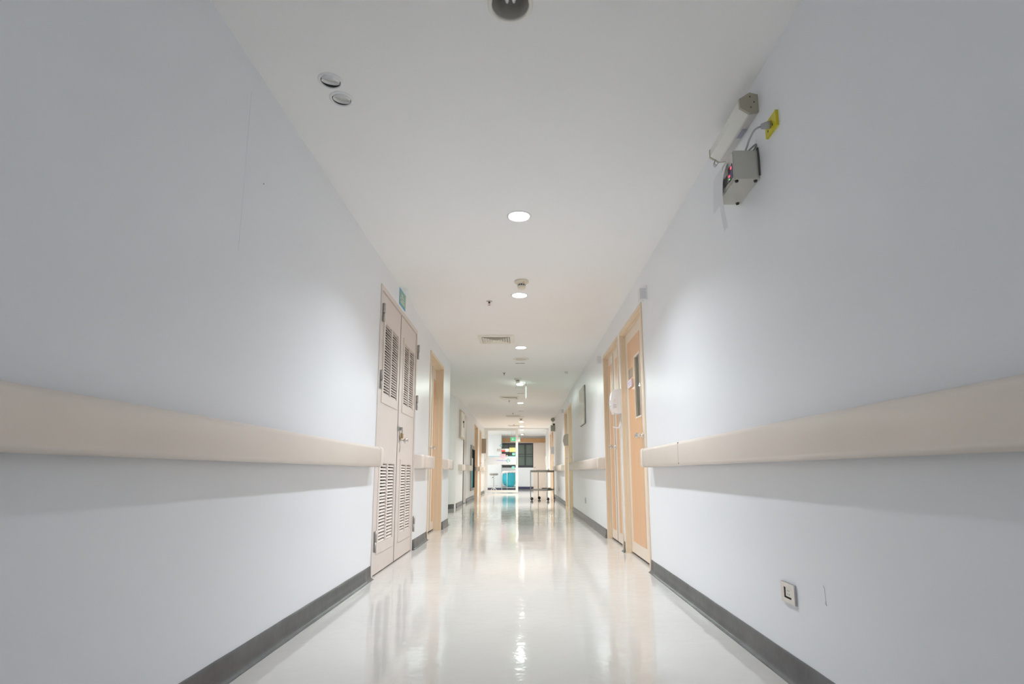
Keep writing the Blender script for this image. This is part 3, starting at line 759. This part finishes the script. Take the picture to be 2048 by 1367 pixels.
for xx, yy in ((1.012, 2.424), (1.100, 2.424), (1.012, 2.645), (1.100, 2.645)):
    bm = bmesh.new(); lathe(bm, [(0, 0), (.009, 0), (.007, -.008), (0, -.008)], (xx, yy, 2.205), seg=14); obj('foot', bm, M_black, t)
bm = bmesh.new(); tube(bm, smooth_path([(1.112, 2.42, 2.35), (1.113, 2.408, 2.36), (1.112, 2.40, 2.30), (1.113, 2.404, 2.22)], 6), .004, 8); obj('cord', bm, M_dgrey, t)
t = empty('outlet', (XR, 2.25, 2.37), 'yellow socket plate high on the right wall beside the lamp', 'outlet')
obj('plate', B(XR - .012, XR, 2.195, 2.30, 2.335, 2.408), M_yellow, t, bev=.004)
for yy, zz2 in ((2.225, 2.355), (2.27, 2.352), (2.275, 2.395)): obj('socket_hole', B(XR - .0135, XR - .0115, yy, yy + .006, zz2, zz2 + .008), M_dgrey, t)
t = empty('power_cable', (XR - .03, 2.25, 2.37), 'grey plug and cable running from the yellow socket to the control box', 'cable')
bm = bmesh.new(); tube(bm, [(XR - .012, 2.248, 2.372), (XR - .030, 2.252, 2.371), (XR - .050, 2.256, 2.369)], [.017, .016, .011], 12); obj('plug', bm, M_cable, t)
bm = bmesh.new(); tube(bm, smooth_path([(XR - .048, 2.256, 2.369), (XR - .072, 2.268, 2.362), (XR - .080, 2.31, 2.345), (XR - .066, 2.37, 2.350), (XR - .050, 2.43, 2.360), (XR - .040, 2.47, 2.357)], 8), .0045, 8); obj('cord', bm, M_cable, t)
bm = bmesh.new(); tube(bm, smooth_path([(XR - .04, 2.47, 2.356), (XR - .03, 2.44, 2.368), (XR - .012, 2.40, 2.375), (XR - .014, 2.43, 2.362), (XR - .05, 2.45, 2.364), (XR - .07, 2.50, 2.358)], 8), .004, 8); obj('loop', bm, M_mgrey, t)
def sheet(name, pts, wd, m, label, wdir=(0, 1, 0)):
    """curled sheet: pts (x,y,z) down its length, wd its width"""
    bm = bmesh.new(); P = smooth_path(pts, 5); wv = Vector(wdir) * wd
    th = Vector((.0006, 0, 0)); rows = []
    for p in P: rows.append([bm.verts.new(q) for q in (p, p + wv, p + wv + th, p + th)])
    for a, b in zip(rows, rows[1:]):
        for k in range(4): bm.faces.new((a[k], a[(k + 1) % 4], b[(k + 1) % 4], b[k]))
    bm.faces.new(rows[0]); bm.faces.new(rows[-1][::-1])
    return tag(obj(name, bm, m), label, 'paper')
sheet('paper_sheet', [(.990, 2.53, 2.335), (.984, 2.53, 2.25), (.980, 2.53, 2.150)], .125, M_sheet, 'flat printed sheet hanging on the far side of the control box')
sheet('paper_sheet', [(.990, 2.47, 2.325), (.968, 2.465, 2.25), (.955, 2.455, 2.17), (.955, 2.45, 2.08), (.965, 2.448, 1.985)], .045, M_sheet, 'long curled paper strip hanging down below the control box')

# outlets and small marks
def outlet(y, z, label, wd=.115, ht=.080):
    t = empty('outlet', (XR, y, z), label, 'outlet')
    bm = bmesh.new(); slab(bm, XR - .010, XR, (y - wd / 2, y + wd / 2), (z - ht / 2, z + ht / 2), holes=[(y - wd * .27, y + wd * .27, z - ht * .27, z + ht * .27)])
    obj('plate', bm, M_steel, t, bev=.0015)
    obj('recess', B(XR - .0035, XR - .001, y - wd * .28, y + wd * .28, z - ht * .28, z + ht * .28), M_dark, t)
    sk = obj('socket', B(XR - .0085, XR - .003, y - wd * .24, y + wd * .16, z - ht * .18, z + ht * .27), M_offwhite, t)
    for dy, dz in ((-.012, .006), (.002, .006), (-.012, -.008), (.003, -.008)):
        o = obj('slot', B(XR - .0090, XR - .0080, y + dy - .001, y + dy + .0015, z + dz, z + dz + .007), M_dgrey, None); o.parent = sk
outlet(2.43, .352, 'steel framed socket low on the near right wall')
outlet(9.95, .36, 'small socket low on the right wall beneath the mirror panel', .075, .10)
outlet(17.1, .34, 'tiny socket low on the far right wall behind the trolley', .075, .10)
bm = bmesh.new(); tube(bm, [(XR - .0015, 2.158, .434), (XR - .0018, 2.150, .425), (XR - .0018, 2.147, .385), (XR - .0015, 2.150, .372), (XR - .001, 2.143, .366)], [.0018, .0011, .0008, .0018, .001], 8)
tag(obj('wall_mark', bm, M_crack), 'faint vertical filler streak on the right wall beside the near socket', 'mark')
bm = bmesh.new(); tube(bm, [(XL, 2.246, 2.57), (XL, 2.247, 2.2), (XL, 2.246, 1.8)], .0007, 6)
tag(obj('wall_crack', bm, M_crack), 'faint vertical hairline seam high on the near left wall', 'crack')
bm = bmesh.new(); lathe(bm, [(0, 0), (.004, 0), (.003, .002), (0, .0025)], (XL, 2.42, 2.21), 'x', 10)
tag(obj('wall_chip', bm, M_taupe), 'tiny dark chip in the paint high on the near left wall', 'chip')

# corridor call lamps beside doors
def call_lamp(y, z, label, s=1.0):
    t = empty('call_lamp', (XR, y, z), label, 'call lamp', 'small call lamps beside the right doors')
    obj('plate', B(XR - .010, XR, y - .045, y + .045, z - .065, z + .065), M_white, t, bev=.002)
    obj('lamp_box', B(XR - .062, XR - .010, y - .028, y + .055, z - .055, z + .045), mat('translucent_white', (.72, .72, .74), .3), t, bev=.008)
    bm = bmesh.new(); lathe(bm, [(0, -.0015), (.004, -.0015), (.004, 0), (0, 0)], (XR - .0100, y - .036, z), 'x', 8); obj('screw', bm, M_redp, t)
call_lamp(4.78, 2.435, 'white call lamp above the corner of the nearest right door')
call_lamp(7.62, 2.42, 'white call lamp past the double door on the right')
call_lamp(12.25, 2.45, 'white call lamp above the nearer of the midway right doors')
call_lamp(14.75, 2.47, 'white call lamp past the farther of the midway right doors')
call_lamp(19.75, 2.42, 'white call lamp by the orange door near the partition')

# gel dispensers
def dispenser(y, zc, m, label, hose=True):
    t = empty('gel_dispenser', (XR, y, zc), label, 'dispenser', 'wall dispensers between the right doors')
    def P(u, z): return (XR - u, zc + z)
    bm = bmesh.new(); prism(bm, [P(0, .142), (XR - .045, zc + .142), (XR - .045, zc - .138), P(0, -.138)], y - .055, y + .055, 'y'); obj('back_shell', bm, m, t, bev=.006)
    bm = bmesh.new(); prism(bm, [P(.046, .140), P(.085, .128), P(.108, .100), P(.118, .050), P(.120, -.03), P(.116, -.085), P(.100, -.125), P(.046, -.138)], y - .055, y + .055, 'y'); obj('cover', bm, m, t, bev=.012)
    obj('push_bar', B(XR - .128, XR - .112, y - .04, y + .04, zc - .05, zc + .01), m, t, bev=.005)
    bm = bmesh.new(); prism(bm, [P(.085, -.13), P(.11, -.115), P(.105, -.145), P(.085, -.145)], y - .02, y + .02, 'y'); obj('nozzle', bm, m, t)
    if hose:
        obj('badge', B(XR - .095, XR - .068, y - .0575, y - .0555, zc - .005, zc + .02), M_offwhite, t)
        for k in range(3): obj('print_line', B(XR - .100, XR - .060, y - .0562, y - .0552, zc - .040 - k * .018, zc - .036 - k * .018), M_mgrey, t)
        bm = bmesh.new(); tube(bm, smooth_path([(XR - .012, y - .01, zc - .14), (XR - .014, y - .01, zc - .24), (XR - .028, y - .02, zc - .285), (XR - .06, y - .02, zc - .297), (XR - .10, y - .02, zc - .285)], 6), .007, 10); obj('hose', bm, M_white, t)
    return t
dispenser(6.20, 1.638, M_white, 'white gel dispenser with a curved hose between the two near right doors')
dispenser(13.47, 1.63, M_taupe, 'taupe dispenser between the midway pair of right doors', False)
dispenser(19.7, 1.62, M_white, 'pale dispenser before the orange doors at the far right', False)
bm = bmesh.new(); tube(bm, smooth_path([(XR - .008, 6.20, 1.50), (XR - .010, 6.22, 1.2), (XR - .008, 6.20, .11)], 5), .0035, 8)
tag(obj('cable', bm, M_white), 'thin white cable running down the pillar below the gel dispenser', 'cable')

# mirror panel
t = empty('wall_panel', (XR, 10.05, 2.05), 'tall pale framed panel on the middle of the right wall', 'notice board')
obj('backing', B(XR - .010, XR, 9.66, 10.45, 1.70, 2.385), M_dgrey, t)
obj('face', B(XR - .030, XR - .010, 9.668, 10.445, 1.705, 2.38), mat('panel_face', (.60, .63, .56), .18), t, bev=.003)
obj('lower_strip', B(XR - .034, XR - .030, 9.68, 10.43, 1.71, 1.79), M_white, t)

# emergency light far right
t = empty('emergency_light', (XR, 18.9, 2.4), 'grey green emergency light with a round lamp head, far right', 'emergency light')
mg = mat('grey_green', (.40, .42, .35), .5)
obj('case', B(XR - .14, XR, 18.8, 19.05, 2.24, 2.44), mg, t, bev=.01)
obj('mount', B(XR - .07, XR, 18.85, 18.95, 2.44, 2.50), M_dgrey, t)
bm = bmesh.new(); tube(bm, [(XR - .065, 18.9, 2.44), (XR - .065, 18.9, 2.60)], .008, 8); obj('stem', bm, M_white, t)
bm = bmesh.new(); lathe(bm, [(0, -.05), (.062, -.045), (.068, 0), (.05, .05), (0, .07)], (XR - .07, 18.9, 2.635), 'y', 20); obj('lamp_head', bm, mg, t)

# ------------------------------------------------------------------ left wall things
t = empty('wall_sign', (XL, 5.43, 2.6), 'small green sign with blue edge above the louvred door', 'sign')
obj('edge_strip', B(XL, XL + .003, 5.295, 5.58, 2.520, 2.690), M_blue, t)
obj('sign_face', B(XL + .003, XL + .005, 5.305, 5.57, 2.535, 2.675), M_green, t)
for a, b, z in ((5.37, 5.44, 2.635), (5.38, 5.47, 2.615), (5.33, 5.36, 2.59), (5.40, 5.50, 2.585), (5.36, 5.52, 2.56)):
    obj('print_line', B(XL + .005, XL + .0055, a, b, z, z + .008), M_paper, t)
t = empty('notice_board', (XL2, 14.4, 2.1), 'beige framed notice board on the rounded left wall', 'notice board')
obj('case', B(XL2 + .001, XL2 + .055, 14.05, 14.88, 1.72, 2.44), mat('beige_case', (.62, .54, .45), .5), t, bev=.004)
obj('board_face', B(XL2 + .055, XL2 + .058, 14.09, 14.84, 1.76, 2.40), M_white, t)
obj('note', B(XL2 + .058, XL2 + .060, 14.15, 14.38, 2.1, 2.3), M_paper, t); obj('note', B(XL2 + .058, XL2 + .060, 14.5, 14.75, 2.02, 2.2), M_mgrey, t)
bm = bmesh.new(); lathe(bm, [(0, 0), (.03, 0), (.025, .03), (0, .035)], (XL2 + .058, 14.45, 2.16), 'x', 14); obj('green_badge', bm, mat('dark_green', (.05, .12, .07), .5), t)
t = empty('hose_cabinet', (XL2, 17.85, 1.0), 'steel framed hose cabinet with teal inside, recessed in far left wall', 'cabinet')
bm = bmesh.new(); slab(bm, XL2 - .14, XL2 + .03, (17.25, 18.45), (.28, 1.70), holes=[(17.42, 18.34, .36, 1.58)]); obj('frame', bm, mat('cab_grey', (.30, .31, .29), .4, .4), t, bev=.004)
obj('back', B(XL2 - .14, XL2 - .12, 17.42, 18.34, .36, 1.58), M_dgrey, t)
obj('teal_panel', B(XL2 - .02, XL2 + .012, 17.5, 18.05, .37, 1.02), M_teal, t); obj('white_panel', B(XL2 - .02, XL2 + .012, 17.5, 18.0, 1.05, 1.30), M_white, t)
obj('door_edge', B(XL2 + .02, XL2 + .05, 18.2, 18.34, .36, 1.58), M_black, t)
t = empty('wall_cabinet', (XL2, 22.0, 1.86), 'brown boxy wall cabinet beside the glass partition on the left', 'cabinet')
obj('case', B(XL2, XL2 + .175, 21.9, 22.35, 1.60, 2.17), M_brown, t, bev=.006)
obj('front_cover', B(XL2 + .175, XL2 + .20, 21.92, 22.33, 1.60, 2.15), M_white, t, bev=.008)
t = empty('alarm_point', (-1.585, 23.36, 1.45), 'tiny red alarm point on the frame left of the sliding door', 'alarm')
obj('plate', B(-1.61, -1.56, 23.345, 23.365, 1.42, 1.50), M_redp, t, bev=.003); obj('button', B(-1.597, -1.573, 23.338, 23.345, 1.345, 1.375), M_brown, t)

# ------------------------------------------------------------------ glass partition with sliding door
t = empty('door_11', (-.2, YP, 0), 'white framed glass sliding door closing the corridor', 'door', kind='structure')
def bx(name, x0, x1, z0, z1, m=M_alu, y0=YP - .03, y1=YP + .03, bev=.003): return obj(name, B(x0, x1, y0, y1, z0, z1), m, t, bev=bev)
bx('header', XL2, XR, 2.668, 2.698, y0=YP - .06, y1=YP + .08); bx('post', XL2, -1.555, 0, 2.668, y0=YP - .06, y1=YP + .08); bx('post', 1.085, XR, 0, 2.668, y0=YP - .06, y1=YP + .08)
bx('leaf_stile', -1.550, -1.462, .03, 2.66); bx('leaf_stile', -.285, -.185, .03, 2.66)
bx('leaf_rail', -1.462, -.285, .03, .115); bx('leaf_rail', -1.462, -.285, 2.595, 2.66)
obj('glass_pane', B(-1.462, -.285, YP - .004, YP + .004, .115, 2.595), M_glass, t)
obj('frosted_band', B(-1.460, -.287, YP - .0065, YP - .0045, 1.165, 1.50), M_frost, t, label='frosted band with faint printing')
obj('blue_line', B(-1.460, -.287, YP - .0072, YP - .0045, 1.503, 1.525), mat('aqua_line', (.18, .62, .72), .5), t)
bm = bmesh.new(); tube(bm, smooth_path([(-.235, YP - .03, 1.52), (-.235, YP - .075, 1.50), (-.235, YP - .075, 1.2), (-.235, YP - .03, 1.18)], 5), .011, 8); obj('pull_handle', bm, M_chrome, t)
# faint printing on the band
for k in range(9): obj('print_stroke', B(-1.10 + k * .046, -1.10 + k * .046 + .032 + .008 * (k % 3), YP - .0085, YP - .0068, 1.335 - .004 * (k % 2), 1.362 + .004 * (k % 3)), M_lav, t)
for k in range(6): obj('print_stroke', B(-1.08 + k * .068, -1.08 + k * .068 + .040, YP - .0085, YP - .0068, 1.265, 1.278), mat('lavender_pale', (.58, .58, .76), .5), t)
def diamond(cx, cz, r, wd, gap=True):
    bm = bmesh.new(); c = [(cx, cz + r), (cx + r, cz), (cx, cz - r), (cx - r, cz)]
    for k in range(4):
        a, b = Vector((c[k][0], 0, c[k][1])), Vector((c[(k + 1) % 4][0], 0, c[(k + 1) % 4][1]))
        if gap and k == 1: a2, b2 = a, a + (b - a) * .62   # the open corner at lower right
        elif gap and k == 2: a2, b2 = a, b
        else: a2, b2 = a, b
        d = (b - a).normalized(); n = Vector((d.z, 0, -d.x)) * wd
        vs = []
        for yy in (YP - .0095, YP - .0068): vs += [bm.verts.new((p.x, yy, p.z)) for p in (a2 - n * .5, b2 - n * .5, b2 + n * .5, a2 + n * .5)]
        for f in ((0, 1, 2, 3), (7, 6, 5, 4), (0, 4, 5, 1), (1, 5, 6, 2), (2, 6, 7, 3), (3, 7, 4, 0)): bm.faces.new([vs[i] for i in f])
    return bm
obj('diamond_logo', diamond(-.60, 1.335, .085, .024), M_tealp, t)
bm = bmesh.new(); box(bm, -.607, -.593, YP - .009, YP - .0068, 1.315, 1.36); box(bm, -.620, -.580, YP - .009, YP - .0068, 1.330, 1.345); obj('logo_centre', bm, M_blue, t)
obj('diamond_logo', diamond(-.90, 1.965, .06, .018), M_tealp, t)
# swing leaf beside the opening, standing open edge-on
obj('swing_leaf', B(1.030, 1.072, YP + .10, YP + 1.0, .02, 2.60), M_alu, t, bev=.003)
for s in (-1, 1):
    bm = bmesh.new(); xx = 1.051 + s * .021
    tube(bm, smooth_path([(xx, YP + .18, 1.50), (xx + s * .045, YP + .18, 1.48), (xx + s * .045, YP + .18, 1.17), (xx, YP + .18, 1.15)], 5), .011, 8); obj('pull_handle', bm, M_white, t)
obj('lock', B(1.088, 1.108, YP - .066, YP - .061, .93, .99), M_black, t); obj('lock', B(1.088, 1.108, YP - .066, YP - .061, .865, .90), M_black, t)

def notice(name, x0, x1, z0, z1, m, label, lines=None, lm=None, border=None):
    r = empty(name, ((x0 + x1) / 2, YP - .008, z0), label, 'notice')
    obj('sheet', B(x0, x1, YP - .0088, YP - .0046, z0, z1), m, r)
    for a, b, z, h in (lines or []):
        obj('print_line', B(x0 + (x1 - x0) * a, x0 + (x1 - x0) * b, YP - .0098, YP - .0088, z0 + (z1 - z0) * z, z0 + (z1 - z0) * (z + h)), lm, r)
    return r
def px(x, y): return ((x - 1044.5) * YP / 1114, .85 + (944 - y) * YP / 1114)
def nb(name, xa, ya, xb, yb, m, label, **k):
    a = px(xa, ya); b = px(xb, yb); return notice(name, a[0], b[0], b[1], a[1], m, label, **k)
M_yink = mat('yellow_ink', (.66, .52, .06), .6)
nb('notice', 1018.2, 895, 1030.2, 903.6, M_yelp, 'yellow notice with lines of print on the sliding glass', lines=[(.12, .88, .80, .07), (.1, .9, .45, .07), (.15, .7, .15, .07)], lm=M_yink)
nb('notice', 993, 897, 1009, 902.6, mat('grey_sheet', (.58, .60, .60), .6), 'long grey strip left of the white one on the sliding glass')
nb('notice', 1009.2, 897, 1017.4, 903.2, M_white, 'short white strip next to the yellow notice')
a, b = px(1002, 900), px(1010, 903)
r = tag(obj('sticker', B(a[0], b[0], YP - .0108, YP - .0098, b[1], a[1]), M_redp), 'small red sticker over the grey strip on the glass', 'sticker')
nb('notice', 999, 907.4, 1010.8, 916.4, M_pink, 'pink notice with printed lines on the sliding glass', lines=[(.1, .88, .84, .06), (.3, .9, .62, .06), (.1, .85, .38, .06), (.25, .8, .10, .06)], lm=M_pinkink)
r = nb('sticker', 1024, 905.2, 1029.8, 910, mat('aqua_sticker', (.20, .55, .60), .5), 'aqua and green square sticker under the yellow notice', lines=[(0, 1, 0, .38)], lm=mat('leaf_green', (.25, .70, .35), .5))
r = nb('sticker', 1023, 932, 1029, 936.8, mat('aqua_sticker', (.2, .7, .75), .5), 'aqua and green square sticker below the frosted band', lines=[(0, 1, 0, .30)], lm=mat('leaf_green', (.25, .70, .35), .5))
nb('sticker', 1012, 910, 1015.4, 912.2, mat('tan_sticker', (.66, .48, .28), .6), 'tiny tan sticker right of the pink notice')

# ------------------------------------------------------------------ far room
light('far_room_fill', -2.4, 25.4, CH - .02, LAMP_W * 1.0, NEUT, .3)  # added light kept out of view, brightens the wall behind the stool
t = empty('window_1', (-.25, YE, 1.09), 'dark night window with black frame in the far room', 'window', kind='structure')
obj('glass_pane', B(-1.05, .56, YE + .06, YE + .08, 1.09, 2.36), M_night, t)
fr = bmesh.new()
for a in ((-1.05, .56, 2.26, 2.36), (-1.05, .56, 1.09, 1.205), (-1.05, -1.0, 1.205, 2.26), (.53, .56, 1.205, 2.26)): box(fr, a[0], a[1], YE + .0, YE + .06, a[2], a[3])
obj('frame', fr, M_frameD, t)
for xx in (-.72, -.28, .14): obj('mullion', B(xx - .032, xx + .032, YE + .005, YE + .06, 1.205, 2.26), M_frameD, t)
for z in (1.655, 1.775): obj('transom', B(-1.0, .53, YE + .03, YE + .06, z - .012, z + .012), M_frameD, t)
bm = bmesh.new(); box(bm, -1.05, 1.19, YE - .16, YE, 2.385, 2.585); tag(obj('pelmet', bm, M_pelmet, bev=.003), 'orange brown wooden pelmet over the far window', 'pelmet')
struct('trim_1', B(-1.05, .56, YE - .03, YE, 2.355, 2.384), M_white, 'white trim between far window and pelmet')
struct('baseboard_far', B(-1.05, .56, YE - .02, YE, 0, .125), M_bluebase, 'navy skirting under the far window')
struct('baseboard_far_left', B(-1.78, -1.05, 27.478, 27.5, 0, .10), M_bluebase, 'navy skirting behind the stool')
dd = empty('door_13', (.85, YE, 0), 'plain beige door right of the dark far window', 'door', kind='structure')
obj('leaf', B(.565, 1.185, YE - .05, YE, .005, 2.38), M_beige, dd, bev=.003)
bm = bmesh.new(); lathe(bm, [(0, 0), (.02, 0), (.012, -.03), (.026, -.045), (.024, -.07), (0, -.075)], (.63, YE - .05, 1.10), 'y', 14); obj('knob', bm, M_chrome, dd)
# exit sign
t = empty('exit_sign', (-.32, 25.0, 2.43), 'green exit sign with white arrow hanging beyond the glass', 'sign')
obj('sign_case', B(-.535, -.10, 25.0, 25.04, 2.225, 2.43), M_white, t, bev=.004)
obj('green_face', B(-.515, -.285, 24.993, 25.0, 2.255, 2.41), M_exitg, t, label='green face with a white arrow')
bm = bmesh.new(); cx, cz = -.40, 2.333
for dz in (1, -1):
    prism(bm, [(cx - .080, cz), (cx - .055, cz), (cx - .004, cz + dz * .050), (cx - .032, cz + dz * .058)][::dz], 24.988, 24.993, 'y')
prism(bm, [(cx - .07, cz - .012), (cx + .078, cz - .012), (cx + .078, cz + .012), (cx - .07, cz + .012)], 24.988, 24.993, 'y')
obj('arrow', bm, M_exitw, t)
obj('green_patch', B(-.185, -.150, 24.993, 25.0, 2.36, 2.41), mat('pale_green', (.45, .75, .6), .5), t)
for xx in (-.5, -.14): obj('rod', B(xx - .004, xx + .004, 25.015, 25.023, 2.43, CH), M_steel, t)

# stool
def stool(x, y):
    t = empty('stool', (x, y, 0), 'round grey padded stool on a metal column behind the glass', 'stool')
    bm = bmesh.new(); lathe(bm, [(0, .71), (.16, .71), (.20, .735), (.205, .785), (.19, .805), (0, .815)], (x, y, 0), seg=32); obj('seat', bm, M_seat, t)
    bm = bmesh.new(); lathe(bm, [(0, .735), (.09, .735), (.05, .715), (.015, .70), (.012, .10), (0, .10)], (x, y, 0), seg=18); obj('column', bm, M_steel, t)
    bm = bmesh.new(); tube(bm, [(x - .012, y, .62), (x - .05, y, .62)], .007, 8); lathe(bm, [(0, -.02), (.022, -.018), (.022, .018), (0, .02)], (x - .055, y, .62), 'x', 12); obj('height_knob', bm, M_black, t)
    bm = bmesh.new(); lathe(bm, [(.012, .02), (.035, .02), (.035, .14), (.012, .16)], (x, y, 0), seg=14); obj('hub', bm, M_steel, t)
    n = 40; bm = bmesh.new(); rg = [(x + .20 * math.cos(2 * PI * k / n), y + .20 * math.sin(2 * PI * k / n), .225) for k in range(n + 1)]; tube(bm, rg, .007, 6); obj('foot_ring', bm, M_chrome, t)
    for k in range(4):
        a = PI / 4 + PI / 2 * k
        bm = bmesh.new(); c, s = math.cos(a), math.sin(a)
        tube(bm, smooth_path([(x + .03 * c, y + .03 * s, .13), (x + .10 * c, y + .10 * s, .10), (x + .19 * c, y + .19 * s, .012)], 4), .011, 8)
        tube(bm, [(x + .06 * c, y + .06 * s, .11), (x + .20 * c, y + .20 * s, .225)], .005, 6)
        obj('leg', bm, M_chrome, t)
stool(-1.36, 26.4)

# laundry hamper
def hamper(cx, cy):
    t = empty('laundry_hamper', (cx, cy, 0), 'round teal laundry bag in a white wheeled frame behind the glass', 'hamper')
    x0, x1, y0, y1 = cx - .33, cx + .33, cy - .22, cy + .22
    bm = bmesh.new(); lathe(bm, [(0, .17), (.14, .175), (.24, .22), (.31, .34), (.335, .50), (.33, .66), (.30, .80), (.29, .86), (.28, .86)], (cx, cy, 0), seg=40)
    for v in bm.verts:
        a = math.atan2(v.co.y - cy, v.co.x - cx); v.co.y = cy + (v.co.y - cy) * .8
        k = 1 + .025 * math.sin(7 * a + v.co.z * 9); v.co.x = cx + (v.co.x - cx) * k
        if v.co.z < .35: v.co.z -= .04 * math.sin(a * 1 + 2.4)*1.0; v.co.z = max(v.co.z, .11)
    obj('bag', bm, M_teal, t)
    bm = bmesh.new(); n = 48; rings = []
    for j, (r, z) in enumerate(((.285, .90), (.32, .915), (.35, .90), (.355, .86), (.335, .83))):
        rings.append([bm.verts.new((cx + (r + .015 * math.sin(5 * 2 * PI * k / n + j)) * math.cos(2 * PI * k / n), cy + .8 * (r + .012 * math.sin(6 * 2 * PI * k / n)) * math.sin(2 * PI * k / n), z - (.05 * max(0, -math.cos(2 * PI * k / n)) * (j > 1)) + .008 * math.sin(11 * 2 * PI * k / n))) for k in range(n)])
    for A, Bv in zip(rings, rings[1:]):
        for k in range(n): bm.faces.new((A[k], A[(k + 1) % n], Bv[(k + 1) % n], Bv[k])).smooth = True
    obj('rim_cloth', bm, M_cloth, t, label='white cloth folded over the rim')
    for (xx, yy) in ((x0, y0 - .02), (x0 + .25, y0 - .08), (x1, y0 - .02), (x0, y1), (x1, y1)):
        bm = bmesh.new(); tube(bm, [(xx, yy, .09), (xx, yy, .84)], .013, 8); obj('post', bm, M_white, t)
        bm = bmesh.new(); lathe(bm, [(0, -.012), (.034, -.012), (.034, .012), (0, .012)], (xx, yy, .034), 'x', 16); tube(bm, [(xx, yy, .034), (xx, yy, .09)], .008, 6); obj('castor', bm, M_mgrey, t)
    bm = bmesh.new(); tube(bm, [(x0, y0 - .02, .12), (x0 + .25, y0 - .08, .12), (x1, y0 - .02, .12), (x1, y1, .12), (x0, y1, .12), (x0, y0 - .02, .12)], .011, 8); obj('base_frame', bm, M_white, t)
hamper(-.66, 27.15)

# ------------------------------------------------------------------ trolley
def trolley():
    A = Vector((.25, 17.25, 0)); C = Vector((.745, 17.06, 0)); Bp = Vector((.50, 17.87, 0)); D = C + Bp - A
    t = empty('trolley', ((A + D) / 2), 'two-shelf stainless steel trolley standing in the corridor', 'trolley')
    for p in (A, C, Bp, D):
        bm = bmesh.new(); tube(bm, [(p.x, p.y, .105), (p.x, p.y, .905)], .012, 10); obj('post', bm, M_steelT, t)
    ux = (C - A).normalized(); uy = (Bp - A).normalized()
    def deck(z, h, name, inset=0.0, lip=.03):
        bm = bmesh.new()
        a, c, d, b = A + (ux + uy) * inset, C + (uy - ux) * inset, D - (ux + uy) * inset, Bp + (ux - uy) * inset
        vs = [[bm.verts.new((p.x, p.y, zz)) for p in (a, c, d, b)] for zz in (z - h, z)]
        bm.faces.new(vs[0][::-1]); bm.faces.new(vs[1])
        for k in range(4): bm.faces.new((vs[0][k], vs[0][(k + 1) % 4], vs[1][(k + 1) % 4], vs[1][k]))
        return obj(name, bm, M_steelT, t, bev=.004)
    deck(.893, .042, 'top_shelf'); deck(.345, .050, 'bottom_shelf', .01)
    for p, q in ((A, Bp), (C, D), (Bp, D), (A, C)):
        bm = bmesh.new(); tube(bm, [(p.x, p.y, .905), (q.x, q.y, .905)], .009, 8); obj('rail', bm, M_steelT, t)
    for i, p in enumerate((A, C, Bp, D)):
        sw = [Vector((.035, -.01, 0)), Vector((.028, -.02, 0)), Vector((.03, .01, 0)), Vector((.004, -.03, 0))][i]
        bm = bmesh.new(); tube(bm, [(p.x, p.y, .115), (p.x, p.y, .095)], .015, 10)
        q = p + sw; d = sw.normalized(); n = Vector((-d.y, d.x, 0))
        for s in (-1, 1): tube(bm, [p + n * s * .013 + Vector((0, 0, .098)), q + n * s * .013 + Vector((0, 0, .050))], .005, 6)
        fk = obj('castor_fork', bm, M_steelT, t)
        bm = bmesh.new(); lathe(bm, [(0, -.012), (.040, -.012), (.048, -.007), (.048, .007), (.040, .012), (0, .012)], (0, 0, 0), 'y', 24)
        rz = math.atan2(d.y, d.x)
        for v in bm.verts: v.co = Matrix.Rotation(rz, 3, 'Z') @ v.co + q + Vector((0, 0, .0485))
        obj('wheel', bm, M_black, t)
    return ux, uy, A
M_steelT = mat('trolley_steel', (.46, .44, .41), .33, .75)
ux, uy, A0 = trolley()
c = A0 + ux * .28 + uy * .35
bm = bmesh.new()
for k, (w_, d_, z0, z1) in enumerate(((.19, .15, .8945, .909), (.17, .13, .910, .922))):
    vs = [[bm.verts.new(c + ux * w_ * sx + uy * d_ * sy + Vector((.01 * k, 0, z))) for sx, sy in ((-1, -1), (1, -1), (1, 1), (-1, 1))] for z in (z0, z1)]
    bm.faces.new(vs[0][::-1]); bm.faces.new(vs[1])
    for q in range(4): bm.faces.new((vs[0][q], vs[0][(q + 1) % 4], vs[1][(q + 1) % 4], vs[1][q]))
tag(obj('folded_cloth', bm, mat('grey_cloth', (.50, .48, .45), .85), bev=.006), 'folded grey cloth lying on the trolley top', 'cloth')
c = A0 + ux * .36 + uy * .42
bm = bmesh.new(); vs = []
vs = [[bm.verts.new(c + ux * .11 * f * sx + uy * .13 * f * sy + Vector((0, 0, z))) for sx, sy in ((-1, -1), (1, -1), (1, 1), (-1, 1))] for z, f in ((.346, .9), (.374, 1.0))]
bm.faces.new(vs[0][::-1]); bm.faces.new(vs[1])
for q in range(4): bm.faces.new((vs[0][q], vs[0][(q + 1) % 4], vs[1][(q + 1) % 4], vs[1][q]))
tag(obj('tray', bm, M_steelT, bev=.003), 'shallow metal tray on the lower trolley shelf', 'tray')
P0 = A0 + ux * .545 + uy * .42
bm = bmesh.new(); P = [P0 + Vector(q) for q in ((-.03, 0, .353), (.0, 0, .354), (.02, 0, .335), (.028, 0, .28), (.032, 0, .24))]
rows = [[bm.verts.new(p + Vector((0, dy, 0))) for dy in (-.09, .07)] + [bm.verts.new(p + Vector((-.004, dy, -.003))) for dy in (.07, -.09)] for p in P]
for a, b in zip(rows, rows[1:]):
    for k in range(4): bm.faces.new((a[k], a[(k + 1) % 4], b[(k + 1) % 4], b[k]))
bm.faces.new(rows[0]); bm.faces.new(rows[-1][::-1])
tag(obj('hanging_cloth', bm, mat('sage_cloth', (.50, .52, .45), .85)), 'pale cloth drooping over the lower shelf end of the trolley', 'cloth')

bpy.context.view_layer.update()
